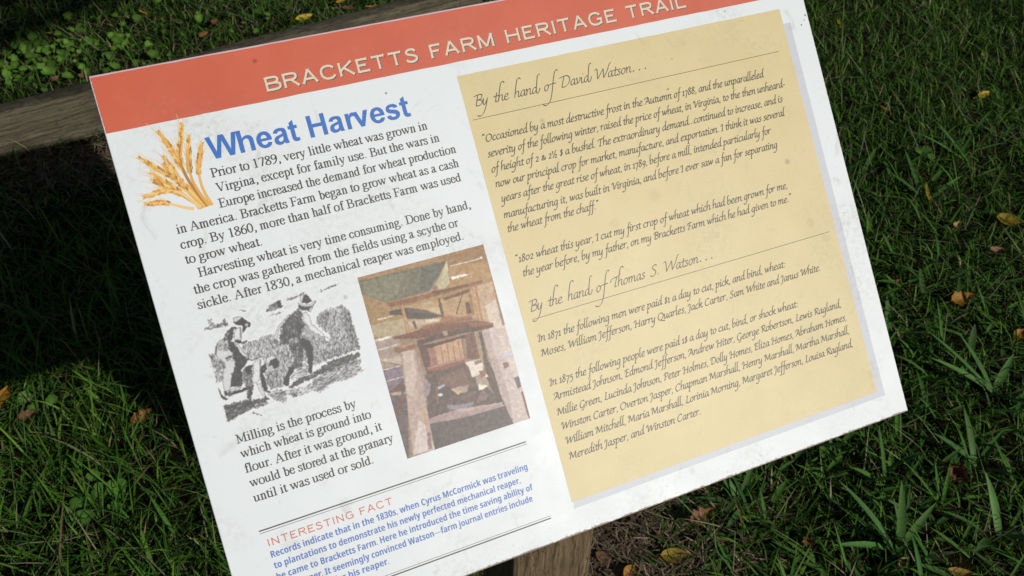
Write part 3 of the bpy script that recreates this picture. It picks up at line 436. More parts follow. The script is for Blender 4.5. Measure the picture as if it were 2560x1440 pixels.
HEAD.update(parse('''
h 86 100,290 86,318 58,306 36,220 8,0;13,50 34,90 54,101 66,88 60,30 64,6 76,4 92,24
d 100 66,92 44,101 18,72 10,26 26,2 48,20 66,70;122,302 108,308 88,270 66,60 72,2 94,0 112,44 116,78
f 84 132,300 118,322 94,302 68,180 36,-60 4,-190 -44,-244 -84,-236 -96,-214;-4,84 40,98 104,100
t 58 48,156 28,30 32,4 50,2 68,28;-2,92 74,104
y 84 8,90 20,100 12,34 22,3 40,12 62,64;74,104 50,-30 16,-130 -30,-176 -74,-160
a 80 66,92 44,101 18,72 10,26 26,2 48,20 66,70;68,100 62,36 66,4 80,6 92,24
i 46 8,86 18,98 14,30 20,4 34,4 46,22;34,150 40,160
v 72 4,84 20,100 26,4;26,4 60,52 68,88 56,101
B 106 48,178 20,0;-6,166 40,180 88,184 106,160 92,116 42,94;42,94 92,88 106,52 78,8 22,0
D 150 64,178 24,0;-4,164 56,182 110,182 146,132 130,56 84,6 24,0
W 186 -10,164 28,176 34,6;34,6 122,170;122,170 124,6;124,6 182,124 216,226 244,250
T 92 -14,96 0,136 40,160 96,168 146,206;84,162 46,2;46,2 78,8
S 106 114,164 86,184 50,164 54,120 88,78 84,22 46,-4 4,12
. 46 18,4 24,16
'''))
# book roman, 1/100 em; ~ = hairline, @ = dot
ROMAN = {}
for ln in '''
a 44.4 8,34 10,41 19,45 28,42 29,34 29,10 31,4 36,3 42,8;29,27 16,22 6,14 7,5 13,1 20,3 29,10
b 50 15,68 15,2;~3,64 15,67;15,36 24,44 33,43 42,33 43,21 38,7 29,0 20,1 15,5
c 44.4 37,36 31,43 22,44 10,36 6,22 10,8 20,1 30,3 39,12;@36,36
d 50 36,68 36,5;~26,65 36,67;~36,4 48,5;36,37 29,43 20,43 9,35 6,21 10,7 19,1 28,3 36,10
e 44.4 ~7,27 39,27;38,27 36,38 24,45 12,40 6,24 11,8 22,1 32,4 41,14
f 33.3 36,62 30,67 22,65 18,55 18,2;~4,44 32,44;~4,1 30,1;@35,62
g 50 22,45 11,40 9,30 14,20 23,17 32,20 36,31 33,41 22,45;~34,42 48,42;16,18 9,11 12,5 36,2;36,2 44,-4 42,-13 28,-20 14,-20 5,-14 7,-6 14,2
h 50 14,68 14,2;~2,64 14,67;~3,1 25,1;14,35 22,42 31,44 37,38 38,28 38,2;~28,1 49,1
i 27.8 14,45 14,2;~2,41 14,44;~2,1 26,1;@14,62
k 50 14,68 14,2;~2,64 14,67;~3,1 25,1;~14,22 38,42;20,27 42,3;~29,44 47,44;~28,1 51,1
l 27.8 14,68 14,2;~2,64 14,67;~2,1 26,1
m 77.8 14,45 14,2;~2,41 14,44;~3,1 25,1;14,35 21,42 29,44 36,38 37,28 37,2;~28,1 47,1;37,35 45,42 53,44 60,38 61,28 61,2;~52,1 73,1
n 50 14,45 14,2;~2,41 14,44;~3,1 25,1;14,35 22,42 31,44 37,38 38,28 38,2;~28,1 49,1
o 50 25,45 12,40 6,24 9,8 24,0 38,5 44,22 40,38 25,45
p 50 14,44 14,-20;~1,40 14,43;~2,-21 27,-21;14,36 22,44 32,43 42,33 43,20 38,6 28,0 19,2 14,7
r 33.3 14,44 14,2;~2,40 14,43;~3,1 26,1;14,33 20,41 27,44 32,41;@31,40
s 38.9 32,33 30,41 20,45 10,41 9,33 18,26 30,19 33,10 28,2 18,0 8,4 5,14
t 27.8 13,57 13,10 15,3 20,2 28,7;~1,44 27,44
u 50 10,44 10,12 13,4 21,2 30,6 36,12;~0,43 10,43;37,44 37,5;~27,43 37,43;~37,3 48,4
v 50 8,43 26,2;~26,2 42,43;~0,44 21,44;~31,44 50,44
w 72.2 8,43 24,2;~24,2 38,40;37,43 51,2;~51,2 66,43;~0,44 19,44;~27,44 46,44;~56,44 72,44
x 50 9,43 40,2;~7,2 41,43;~1,44 22,44;~30,44 48,44;~0,1 19,1;~28,1 50,1
y 50 9,43 26,4;~42,43 22,-12 14,-20 6,-18;~1,44 22,44;~32,44 49,44;@6,-17
A 72.2 ~10,3 34,64;35,66 60,3;~17,23 48,23;~0,1 23,1;~44,1 72,1
B 66.7 17,65 17,2;~1,65 36,65;34,65 48,60 50,50 46,40 34,35;34,35 52,30 58,18 52,5 36,1;~17,35 36,35;~1,1 38,1
D 72.2 17,65 17,2;~1,65 38,65;34,65 56,57 65,35 58,10 36,1;~1,1 38,1
E 61.1 17,65 17,2;~1,65 54,65;~53,65 55,51;~17,35 42,35;~42,43 42,27;~1,1 55,1;~54,1 60,17
F 55.6 17,65 17,2;~1,65 53,65;~53,65 55,51;~17,34 42,34;~42,42 42,26;~1,1 30,1
H 72.2 16,65 16,2;56,65 56,2;~16,34 56,34;~1,65 31,65;~1,1 31,1;~41,65 71,65;~41,1 71,1
M 88.9 ~16,64 16,2;16,65 44,6;~44,6 72,65;72,65 72,2;~1,65 17,65;~2,1 30,1;~72,65 88,65;~58,1 88,1
P 55.6 17,65 17,2;~1,65 33,65;30,65 46,60 52,48 45,34 30,30;~17,30 32,30;~1,1 33,1
V 72.2 14,64 38,2;~38,2 60,64;~1,65 28,65;~48,65 72,65
0 50 25,67 11,56 6,33 11,10 25,0 39,10 44,33 39,56 25,67
1 50 27,66 27,2;~12,58 27,66;~13,1 41,1
3 50 6,52 13,64 25,66 36,58 35,46 20,36;20,36 36,33 42,20 36,6 22,0 5,3
6 50 44,67 28,61 12,44 7,24 12,7 26,0 40,6 43,22 36,36 22,38 10,30
7 50 ~5,53 8,63;6,63 45,63;45,64 22,0
8 50 25,67 11,60 12,48 26,36 42,22 41,8 25,0 9,7 8,20 24,34 38,46 39,59 25,67
9 50 40,46 30,34 16,33 6,44 9,60 23,67 38,61 44,44 38,20 24,4 6,-1
. 25 @12,4
, 25 @13,4;15,4 16,-4 8,-13
'''.strip().splitlines():
    ch, adv, body = ln.split(' ', 2)
    ROMAN[ch] = (float(adv), [(st[0] if st[0] in '~@' else '', [tuple(float(q) for q in p.split(',')) for p in st.lstrip('~@').split()]) for st in body.split(';')])

def roman_line(ink, text, x0, x1, y, em, stem=11.6, hair=5.9):
    items = []
    x = 0
    for ch in text:
        if ch == ' ':
            x += 25
            continue
        adv, sts = ROMAN[ch]
        items += [(k, [(x + p[0], p[1]) for p in st]) for k, st in sts]
        x += adv
    lo = min(p[0] for k, st in items for p in st) - 3
    hi = max(p[0] for k, st in items for p in st) + 3
    sx, sy = (x1 - x0) / (hi - lo), em / 100
    for k, st in items:
        if k == '@':
            (a, b), r_ = st[0], 5.6
            ink.loops([[(x0 + (a + r_ * math.cos(q * math.pi / 4) - lo) * sx, y + (b + r_ * math.sin(q * math.pi / 4)) * sy) for q in range(8)]])
            continue
        c = catmull(st, 5)
        n = len(c)
        hw = []
        for i in range(n):
            p0, p1 = c[max(0, i - 1)], c[min(n - 1, i + 1)]
            th = math.atan2(p1[1] - p0[1], p1[0] - p0[0])
            w = hair if k == '~' else hair + (stem - hair) * abs(math.sin(th)) ** 1.3
            hw.append(0.5 * w * (sx + sy) / 2)
        ink.ribbon([(x0 + (p[0] - lo) * sx, y + p[1] * sy) for p in c], hw)
# caps with tiny flared serifs (cap height 100)
COPPER = parse('''
B 84 10,0 10,100;10,94 50,94 66,91 74,82 74,68 66,58 50,53 10,53;50,53 70,50 82,40 83,22 74,11 54,6 10,6
R 88 10,0 10,100;10,94 52,94 68,91 77,82 77,66 69,56 52,51 10,51;46,51 86,0
A 92 6,0 45,100;45,100 86,0;20,32 72,32
C 90 82,78 66,92 46,96 26,91 12,74 8,50 12,27 27,9 47,4 68,8 84,24
K 88 10,0 10,100;82,100 12,40;34,58 86,0
E 76 10,0 10,100;10,94 71,94;10,52 58,52;10,6 75,6
T 84 42,0 42,100;4,94 80,94
S 76 67,80 53,94 35,96 17,89 12,74 24,60 52,48 66,36 66,19 53,7 33,4 15,10 6,24
F 72 10,0 10,100;10,94 70,94;10,50 58,50
M 106 12,0 12,100;12,98 53,8;53,8 94,98;94,100 94,0
H 94 10,0 10,100;84,0 84,100;10,52 84,52
I 22 11,0 11,100
G 96 82,78 66,92 46,96 26,91 12,74 8,50 12,27 27,9 47,4 68,8 84,20;85,48 85,6;58,46 92,46
L 70 10,0 10,100;10,6 72,6
N 92 12,0 12,100;12,98 80,2;80,0 80,100
''')
# heavy grotesque outlines (cap height 100)
ARIAL = {'W': (131.8, 0, [[(0,100),(21,100),(37,30),(56,100),(80,100),(98,29),(114,100),(135,100),(109,0),(87,0),(67.5,73),(48,0),(26,0)]]),
 'H': (100.8, 10, [[(0,0),(0,100),(20,100),(20,60.5),(61,60.5),(61,100),(81,100),(81,0),(61,0),(61,43.5),(20,43.5),(20,0)]]),
 'h': (85.3, 9.6, [[(0,0),(0,100),(20,100),(20,63),(28,70),(40,74),(53,72),(62,65),(66.5,55),(67,45),(67,0),(47.5,0),(47.5,40),(46.5,52),(42,57.5),(34.5,59),(27,56.5),(21.5,50),(20,38),(20,0)]]),
 'e': (77.7, 5, [[(67.5,31),(67,44),(63,58),(54,69),(42,74),(29,74),(15,69),(5,57),(0,43),(0,30),(5,15),(14,5),(27,-1),(38,-1.5),(50,1),(60,8),(66,20),(47,23),(44,17),(39,14),(33,13.5),(26,16),(21.5,22),(20,31)],[(20.5,43),(23,52),(28,57.5),(34.5,59),(41,57),(46,51),(47.5,43)]]),
 'a': (77.7, 5, [[(20,51),(2,54),(6,63),(13,70),(24,74),(37,74),(49,72),(57,67),(60.5,58),(61,45),(61,22),(62,12),(65,0),(46,0),(44,7),(37,1.5),(28,-1.5),(17,-1),(7,4),(1,13),(1,24),(5,33),(13,39.5),(27,43.5),(42,47.5),(42,52),(40,57.5),(34,59.5),(27,59),(23,56.5)],[(42,34.5),(32,31.5),(24,28.5),(20,24),(20,19),(24,13.5),(31,12.5),(37,15.5),(41,21),(42,28)]]),
 't': (46.5, 1, [[(28,98),(28,73),(41,73),(41,58),(28,58),(28,28),(28.4,18),(31,15.5),(35,15),(41,16.5),(42.5,1.5),(30,-1.5),(20,0),(13,5),(9.8,13),(9,25),(9,58),(0,58),(0,73),(9,73),(9,87)]]),
 'r': (54.3, 9.2, [[(0,0),(0,73),(18,73),(18,62.5),(25,71),(33,74),(41,73.5),(48,71),(42,54),(37,56.5),(31,56.5),(25,53.5),(21.5,47),(20,33),(20,0)]]),
 'v': (77.7, 2, [[(0,73),(21,73),(36,27),(51,73),(72,73),(45,0),(27,0)]]),
 's': (77.7, 4.5, [[(0,21),(19.5,24),(23,17),(31,13.5),(40,14.5),(45,18.5),(44,24),(37,27.5),(22,31.5),(11,36),(4.5,43),(3,53),(7,64),(17,71.5),(31,74.5),(47,72.5),(57,66),(61.5,56),(43,52.5),(38.5,58),(31,60),(23,58.5),(20.5,55),(23,51),(33,48),(50,43.5),(60,37),(64.5,27),(63,16),(55,5.5),(43,-.5),(30,-1.5),(15,1),(5,9)]])}

def pen_line(ink, text, x0, x1, y, font, unit, nib, thin, ang, shear, space):
    """lay a line of broad-nib writing between x0 and x1 (metres)"""
    strokes = []
    x = 0
    i = 0
    while i < len(text):
        ch = text[i]
        i += 1
        if ch == ' ':
            x += space
            continue
        if ch == '\u2026':
            for k in range(3):
                strokes.append([(x + 24 + k * 92, 2), (x + 38 + k * 92, 22)])
            x += 250
            continue
        if ch in '\u201c\u201d':
            f = 1 if ch == '\u201c' else -1
            for k in range(2):
                bx = x + 18 + k * 22
                strokes.append([(bx + 9 * (f < 0), 178), (bx - 8 * f + 9 * (f < 0), 160), (bx + (2 if f > 0 else 0), 142)] if f > 0 else [(bx, 184), (bx + 8, 170), (bx - 4, 148)])
            x += 56
            continue
        if ch == '\u00bd':
            for st in ([(4, 122), (18, 134), (15, 74)], [(78, 150), (18, -12)], [(56, 42), (70, 54), (86, 44), (80, 24), (54, -12)], [(54, -12), (90, -10)]):
                strokes.append([(x + p[0], p[1]) for p in st])
            x += 106
            continue
        adv, sts = font[ch]
        for st in sts: strokes.append([(x + p[0], p[1]) for p in st])
        x += adv
    strokes = [[(p[0] + shear * p[1], p[1]) for p in st] for st in strokes]
    lo = min(p[0] for st in strokes for p in st)
    hi = max(p[0] for st in strokes for p in st)
    sx = (x1 - x0) / (hi - lo)
    for st in strokes:
        c = catmull(st, 5)
        n = len(c)
        hw = []
        for k in range(n):
            p0, p1 = c[max(0, k - 1)], c[min(n - 1, k + 1)]
            th = math.atan2(p1[1] - p0[1], p1[0] - p0[0])
            w = thin + (nib - thin) * abs(math.sin(th - ang))
            hw.append(0.5 * w * unit)
        if n == 2 and math.hypot(st[1][0] - st[0][0], st[1][1] - st[0][1]) < 29:
            hw = [0.5 * (nib * 0.95) * unit] * 2
        ink.ribbon([(x0 + (p[0] - lo) * sx, y + p[1] * unit) for p in c], hw)

def caps_line(ink, text, x0, x1, y, cap, thick, gap, space, dx=0, dy=0):
    strokes = []
    x = 0
    for ch in text:
        if ch == ' ':
            x += space
            continue
        adv, sts = COPPER[ch]
        for st in sts: strokes.append([(x + p[0], p[1]) for p in st])
        x += adv + gap
    lo = min(p[0] for s in strokes for p in s) - thick / 2
    hi = max(p[0] for s in strokes for p in s) + 2
    sx = (x1 - x0) / (hi - lo)
    u = cap / 100
    for st in strokes:
        if len(st) == 2:
            (ax, ay), (bx, by) = st
            c = [(ax + (bx - ax) * t, ay + (by - ay) * t) for t in (0, 0.035, 0.09, 0.5, 0.91, 0.965, 1)]
            hw = [thick * k / 2 for k in (1.5, 1.25, 1.0, 0.94, 1.0, 1.25, 1.5)]
        else:
            c = catmull(st, 6)
            hw = [thick / 2] * len(c)
        ink.ribbon([(x0 + (p[0] - lo) * sx + dx, y + p[1] * u + dy) for p in c], [h * (u + sx) / 2 for h in hw])

def bold_line(ink, text, x0, x1, y, cap):
    items = []
    x = 0
    prev = ''
    for ch in text:
        if ch == ' ':
            x += 36
            continue
        adv, lsb, loops = ARIAL[ch]
        if prev + ch == 'rv': x -= 9
        if prev + ch == 'Wh': x -= 5
        items.append([[(x + lsb + p[0], p[1]) for p in lp] for lp in loops])
        x += adv - 3
        prev = ch
    lo = min(p[0] for it in items for lp in it for p in lp)
    hi = max(p[0] for it in items for lp in it for p in lp)
    sx = (x1 - x0) / (hi - lo)
    for it in items:
        ink.loops([[(x0 + (p[0] - lo) * sx, y + p[1] * cap / 100) for p in lp] for lp in it])

def fancy(t, up, low, dig):
    o = ''
    for ch in t:
        if 'A' <= ch <= 'Z': o += chr(up + ord(ch) - 65)
        elif 'a' <= ch <= 'z': o += chr(low + ord(ch) - 97)
        elif ch.isdigit(): o += chr(dig + ord(ch) - 48)
        else: o += ch
    return o

def typeset(ink, rows, up, low, dig, cap, offset, word):
    """set rows of [text, x0, x1, y] in the built-in text object and keep the outline as flat mesh"""
    objs = []
    for t in [fancy('H', up, low, dig)] + [fancy(r[0], up, low, dig) for r in rows]:
        cu = bpy.data.curves.new('type', 'FONT')
        cu.body = t
        cu.offset = offset
        cu.resolution_u = 3
        cu.space_word = word
        ob = bpy.data.objects.new('type', cu)
        COL.objects.link(ob)
        objs.append(ob)
    bpy.context.view_layer.update()
    dg = bpy.context.evaluated_depsgraph_get()
    capu = 0.7
    for i, ob in enumerate(objs):
        ev = ob.evaluated_get(dg)
        me = ev.to_mesh()
        n = len(me.vertices)
        co = np.empty(n * 3, np.float32)
        me.vertices.foreach_get('co', co)
        co = co.reshape(-1, 3)
        if i == 0:
            capu = float(co[:, 1].max() - co[:, 1].min())
        else:
            t, x0, x1, y = rows[i - 1]
            sx = (x1 - x0) / float(co[:, 0].max() - co[:, 0].min())
            sy = cap / capu
            z = ink.lift()
            b = len(ink.v)
            mn = float(co[:, 0].min())
            ink.v += [(x0 + (float(c[0]) - mn) * sx, y + float(c[1]) * sy, z) for c in co]
            for p in me.polygons:
                vs_ = list(p.vertices)
                ink.f.append(tuple(b + k for k in vs_))
        ev.to_mesh_clear()
    for ob in objs:
        cu = ob.data
        bpy.data.objects.remove(ob)
        bpy.data.curves.remove(cu)

# ------------------------------------------------------------------ the sign
POST_X0, POST_X1, POST_Y0, POST_Y1 = 0.249, 0.355, 0.550, 0.655
sign = empty('information_sign', ((POST_X0 + POST_X1) / 2, (POST_Y0 + POST_Y1) / 2, 0))
tag(sign, 'white printed heritage trail sign with coral top band, tilted on a wooden post', 'sign')

def panel_body():
    bm = bmesh.new()
    bmesh.ops.create_cube(bm, size=1)
    w, h, t = PX1 - PX0, PY1 - PY0, 0.012
    for v in bm.verts:
        v.co = Vector((PX0 + (v.co.x + 0.5) * w, PY0 + (v.co.y + 0.5) * h, (v.co.z - 0.5) * t))
    bmesh.ops.bevel(bm, geom=list(bm.edges), offset=0.0008, segments=2, profile=0.5, affect='EDGES')
    me = bpy.data.meshes.new('panel')
    bm.to_mesh(me)
    bm.free()
    me.materials.append(M_PANEL)
    o = bpy.data.objects.new('panel', me)
    COL.objects.link(o)
    return o

panel = panel_body()
panel.parent = sign
panel.location = Vector(CTR) - sign.location
panel.rotation_euler = (TILT, 0, 0)

def sheet(name, r, z, mat, jag=0.0):
    x0, x1, y0, y1 = [v * U for v in r]
    def edge(a, b, n):
        return [(a[0] + (b[0] - a[0]) * k / n + (random.uniform(-jag, jag) if 0 < k else 0), a[1] + (b[1] - a[1]) * k / n + (random.uniform(-jag, jag) if 0 < k else 0)) for k in range(n)]
    pts = edge((x0, y0), (x1, y0), 60) + edge((x1, y0), (x1, y1), 40) + edge((x1, y1), (x0, y1), 60) + edge((x0, y1), (x0, y0), 40)
    return mesh_obj(name, [(p[0], p[1], z) for p in pts], [tuple(range(len(pts)))], mat, panel)

sheet('header_band', RECT['band'], 0.00006, M_BAND, 0.00022)
sheet('note_shade', RECT['shadow'], 0.00006, M_NSH)
sheet('note_paper', RECT['note'], 0.00012, M_NOTE, 0.00012)

rows = {}
for k, t, a, b, y in TEXT: rows.setdefault(k, []).append([t, a * U, b * U, y * U])

ink = Ink(0.00010)
t, a, b, y = rows['T'][0]
caps_line(ink, t, a, b, y, 0.0117, 14.5, 17, 58, 0.00065, -0.00075)
ink.build('title_shade', M_TSH, panel)
ink = Ink(0.00016)
caps_line(ink, t, a, b, y, 0.0117, 14.5, 17, 58)
ink.build('title_lettering', M_CREAM, panel)

ink = Ink(0.00006)
t, a, b, y = rows['W'][0]
bold_line(ink, t, a, b, y, 0.0187)
ink.build('heading_lettering', M_BLUE, panel)

for nm, sel in (('history_lettering', rows['s'][:6]), ('harvest_lettering', rows['s'][6:9]), ('milling_lettering', rows['s'][9:])):
    ink = Ink(0.00006)
    for t, a, b, y in sel: roman_line(ink, t, a, b, y, 0.0111)
    ink.build(nm, M_INK, panel)

ink = Ink(0.00006)
for dx in (-0.00007, 0.00007):
    typeset(ink, [[t, a + dx, b + dx, y] for t, a, b, y in rows['f']], 0x1d5d4, 0x1d5ee, 0x1d7ec, 0.00555, 0.001, 1.0)
ink.build('fact_lettering', M_FACT, panel)
ink = Ink(0.00006)
t, a, b, y = rows['F'][0]
caps_line(ink, t, a, b, y, 0.0061, 13, 19, 52)
ink.build('fact_heading', M_CORAL, panel)

for t, a, b, y in rows['H']:
    ink = Ink(0.00018)
    pen_line(ink, t, a, b, y, HEAD, 0.0000525, 21, 8.5, R_(38), 0.17, 74)
    ink.build('script_heading', M_INKB, panel)
for nm, sel in (('first_quotation', rows['c'][:7]), ('second_quotation', rows['c'][7:9]), ('wage_record', rows['c'][9:11]), ('name_record', rows['c'][11:])):
    ink = Ink(0.00018)
    for t, a, b, y in sel:
        pen_line(ink, t, a, b, y, CHANC, 0.0000415, 28, 12, R_(40), 0.17, 40)
    ink.build(nm, M_INKB, panel)
for i, (x0, x1, y, w) in enumerate(RULE):
    ink = Ink(0.00018 if i < 2 else 0.00006)
    ink.ribbon([(x0 * U, y * U), (x1 * U, y * U)], [w * U / 2] * 2)
    ink.build('rule_line', M_INKB if i < 2 else M_INK, panel)

# ------------------------------------------------------------------ printed pictures (colour grids)
def grid_picture(name, rect, step, paint, z):
    x0, x1, y0, y1 = [v * U for v in rect]
    nx, ny = int((x1 - x0) / step), int((y1 - y0) / step)
    X, Y = np.meshgrid(np.linspace(x0, x1, nx), np.linspace(y0, y1, ny))
    C, keep = paint(X / U, Y / U)
    V = np.stack([X.ravel(), Y.ravel(), np.full(X.size, z)], -1)
    i = np.arange((ny - 1) * (nx - 1)).reshape(ny - 1, nx - 1)
    r, c = np.divmod(i, nx - 1)
    a = r * nx + c
    Q = np.stack([a, a + 1, a + nx + 1, a + nx], -1).reshape(-1, 4)
    if keep is not None:
        kf = keep.ravel()
        Q = Q[kf[Q].any(1)]
    return np_mesh(name, V, Q, C.reshape(-1, 3), M_PIC, panel)

def inside(X, Y, P):
    r = np.zeros(X.shape, bool)
    n = len(P)
    for i in range(n):
        ax, ay = P[i]
        bx, by = P[(i + 1) % n]
        if ay == by: continue
        c = (ay > Y) != (by > Y)
        r ^= c & (X < (bx - ax) * (Y - ay) / (by - ay) + ax)
    return r

def smooth(a, n=1):
    for _ in range(n):
        p = np.pad(a, ((1, 1), (1, 1)) + ((0, 0),) * (a.ndim - 2), mode='edge')
        a = (p[1:-1, 1:-1] * 4 + p[:-2, 1:-1] * 2 + p[2:, 1:-1] * 2 + p[1:-1, :-2] * 2 + p[1:-1, 2:] * 2 + p[:-2, :-2] + p[2:, 2:] + p[:-2, 2:] + p[2:, :-2]) / 16
    return a

def streak(shape, dx, dy, n, seed):
    g = np.random.default_rng(seed).normal(0, 1, shape)
    o = np.zeros(shape)
    for k in range(n):
        o += np.roll(np.roll(g, int(round(dy * k)), 0), int(round(dx * k)), 1)
    return o / math.sqrt(n)

def paint_engraving(X, Y):
    g = np.full(X.shape, 255.0)
    up = streak(X.shape, 0.35, 1.0, 5, 1) + 0.7 * streak(X.shape, -0.3, 1, 4, 5)
    flat = streak(X.shape, 1.0, 0.25, 6, 2) + 0.6 * streak(X.shape, 1, -0.2, 4, 6)
    fine = np.random.default_rng(3).normal(0, 1, X.shape)
    jx = 5 * smooth(np.random.default_rng(8).normal(0, 1, X.shape), 2) * 3
    jy = 6 * smooth(np.random.default_rng(9).normal(0, 1, X.shape), 2) * 3
    rough = 0 * fine
    vest = smooth(np.random.default_rng(31).normal(0, 1, X.shape), 1) * 2.2
    for grey, tex, P in ENG:
        k = inside(X + jx * (1 if tex else 0.4), Y + jy * (1 if tex else 0.4), P)
        val = grey + (0, 50, 56)[tex] * (0, up, flat)[tex] * (0.6 if grey < 100 else 1) + 8 * fine + (np.clip(vest - 0.7, 0, 2) * 55 if 30 < grey < 100 and tex != 2 else 0)
        g = np.where(k, val, g)
        if grey > 224:
            core = k & np.roll(k, 1, 0) & np.roll(k, -1, 0) & np.roll(k, 1, 1) & np.roll(k, -1, 1)
            g = np.where(k & ~core, 115 + 25 * fine, g)
            g = np.where(core & (up > 1.5), 205, g)
    g = np.where(rough > 1.35, np.minimum(g, 250 - 60 * (rough - 1.35)), g)
    g = smooth(np.clip(g, 70, 255), 1)
    al = g < 248
    al = smooth(al.astype(float), 2) > 0.02
    l = linv(np.clip(g, 0, 255))[..., None] * np.array([0.74, 0.755, 0.785])
    return l, al

def paint_mill(X, Y):
    c = np.zeros(X.shape + (3,))
    c[:] = (160, 136, 112)
    jx = 1.5 * smooth(np.random.default_rng(18).normal(0, 1, X.shape), 2) * 3
    jy = 1.5 * smooth(np.random.default_rng(19).normal(0, 1, X.shape), 2) * 3
    lay = []
    for col, P in MILL:
        k = inside(X + jx, Y + jy, P)
        a = smooth(k.astype(float), 1)[..., None]
        c = c * (1 - a) + np.array(col, float) * a
    gr = np.random.default_rng(21).normal(0, 1, X.shape)
    cl = smooth(np.random.default_rng(22).normal(0, 1, X.shape), 6) * 40
    wood = streak(X.shape, 1, 0.05, 9, 23)
    c += (gr * 4 + cl * 0.9 + wood * 2.5)[..., None]
    return linv(np.clip((c * 0.78 + c.mean(-1, keepdims=True) * 0.22) * 1.09 - 30, 12, 255)), None

grid_picture('harvest_engraving', RECT['eng'], 0.00040, paint_engraving, 0.00006)
grid_picture('mill_photograph', RECT['mill'], 0.00042, paint_mill, 0.00006)

def wheat_picture():
    V, F, Cc = [], [], []
    z = [0]
    def shape(pts, col):
        z[0] += 1
        b = len(V)
        V.extend((p[0], p[1], 0.00006 + (z[0] % 400) * 2e-7) for p in pts)
        F.append(tuple(range(b, b + len(pts))))
        Cc.extend([col] * len(pts))
    rd = random.Random(5)
    tones = [(212, 156, 66), (222, 174, 88), (200, 142, 54), (232, 196, 124), (216, 164, 76), (172, 118, 46)]
    def strip(c, w0, w1, col):
        n = len(c)
        for i in range(n - 1):
            (ax, ay), (bx, by) = c[i], c[i + 1]
            dx, dy = bx - ax, by - ay
            l = math.hypot(dx, dy) or 1
            wa = w0 + (w1 - w0) * i / n
            wb = w0 + (w1 - w0) * (i + 1) / n
            nx, ny = -dy / l, dx / l
            shape([(ax - nx * wa, ay - ny * wa), (bx - nx * wb, by - ny * wb), (bx + nx * wb, by + ny * wb), (ax + nx * wa, ay + ny * wa)], col)
    for j, P in enumerate(WHEAT):
        c = catmull([(p[0] * U, p[1] * U) for p in P], 10)
        L_ = [0]
        for i in range(1, len(c)): L_.append(L_[-1] + math.hypot(c[i][0] - c[i - 1][0], c[i][1] - c[i - 1][1]))
        strip(c, 0.0006, 0.0014, linv(rd.choice(tones)))
        ear = L_[-1] * (0.52 if j not in (5, 6, 7, 10) else 0.62)
        s = 0.0
        while s < ear:
            i = max(k for k in range(len(L_)) if L_[k] <= s)
            i = min(i, len(c) - 2)
            f = (s - L_[i]) / max(1e-9, L_[i + 1] - L_[i])
            x, y = c[i][0] + (c[i + 1][0] - c[i][0]) * f, c[i][1] + (c[i + 1][1] - c[i][1]) * f
            th = math.atan2(c[i][1] - c[i + 1][1], c[i][0] - c[i + 1][0])
            w = 0.35 + 0.65 * min(1, s / (ear * 0.35))
            for side in (-1, 1):
                a = th + side * rd.uniform(0.16, 0.40)
                ln, wd = rd.uniform(0.0040, 0.0054) * (0.6 + 0.4 * w), rd.uniform(0.0008, 0.0012) * (0.6 + 0.4 * w)
                px, py = x - math.sin(th) * side * 0.0008 * w, y + math.cos(th) * side * 0.0008 * w
                ca, sa = math.cos(a), math.sin(a)
                pts = [(0, 0), (0.3 * ln, -wd), (0.7 * ln, -0.8 * wd), (ln, 0), (0.7 * ln, 0.8 * wd), (0.3 * ln, wd)]
                shape([(px + p[0] * ca - p[1] * sa, py + p[0] * sa + p[1] * ca) for p in pts], linv(rd.choice(tones)))
                if rd.random() < 0.55:
                    al = rd.uniform(0.004, 0.010)
                    a2 = th + side * rd.uniform(0.15, 0.5)
                    e = [(px + ln * ca * 0.8, py + ln * sa * 0.8), (px + ln * ca * 0.8 + al * math.cos(a2), py + ln * sa * 0.8 + al * math.sin(a2))]
                    strip(e, 0.00022, 0.0001, linv((224, 200, 146)))
            s += rd.uniform(0.0021, 0.0029)
    base = [(p[0] * U, p[1] * U) for P in WHEAT[2:8] for p in P[-3:]]
    me = bpy.data.meshes.new('wheat_picture')
    me.from_pydata(V, [], F)
    at = me.attributes.new('Col', 'FLOAT_COLOR', 'POINT')
    at.data.foreach_set('color', np.concatenate([np.array(Cc), np.ones((len(Cc), 1))], 1).astype(np.float32).ravel())
    me.materials.append(M_PIC)
    o = bpy.data.objects.new('wheat_picture', me)
    COL.objects.link(o)
    o.parent = panel
wheat_picture()

def wood_box(name, sx, sy, sz, mat, parent, topcut=None, seg=40, warp=0.0015, axis=0, bevel=0.006):
    """timber with worn edges; subdivided along its length and slightly uneven"""
    bm = bmesh.new()
    bmesh.ops.create_cube(bm, size=1)
    for v in bm.verts: v.co = Vector((v.co.x * sx, v.co.y * sy, (v.co.z + 0.5) * sz))
    bmesh.ops.bevel(bm, geom=list(bm.edges), offset=bevel, segments=3, profile=0.5, affect='EDGES')
    ln = [sx, sy, sz][axis]
    for k in range(1, seg):
        co = Vector((0, 0, 0))
        co[axis] = (k / seg - (0.0 if axis == 2 else 0.5)) * ln
        no = Vector((0, 0, 0)); no[axis] = 1
        bmesh.ops.bisect_plane(bm, geom=bm.verts[:] + bm.edges[:] + bm.faces[:], plane_co=co, plane_no=no)
    from mathutils import noise as nz
    for v in bm.verts:
        n = nz.noise_vector(v.co * 9)
        m_ = nz.noise_vector(v.co * 34 + Vector((5, 1, 2)))
        d = n * warp + m_ * warp * 0.5
        d[axis] = 0
        v.co += d
        if topcut and v.co.z > sz * 0.6: topcut(v)
    me = bpy.data.meshes.new(name)
    bm.to_mesh(me)
    bm.free()
    me.materials.append(mat)
    me.polygons.foreach_set('use_smooth', [True] * len(me.polygons))
    o = bpy.data.objects.new(name, me)
    COL.objects.link(o)
    if parent: o.parent = parent
    return o

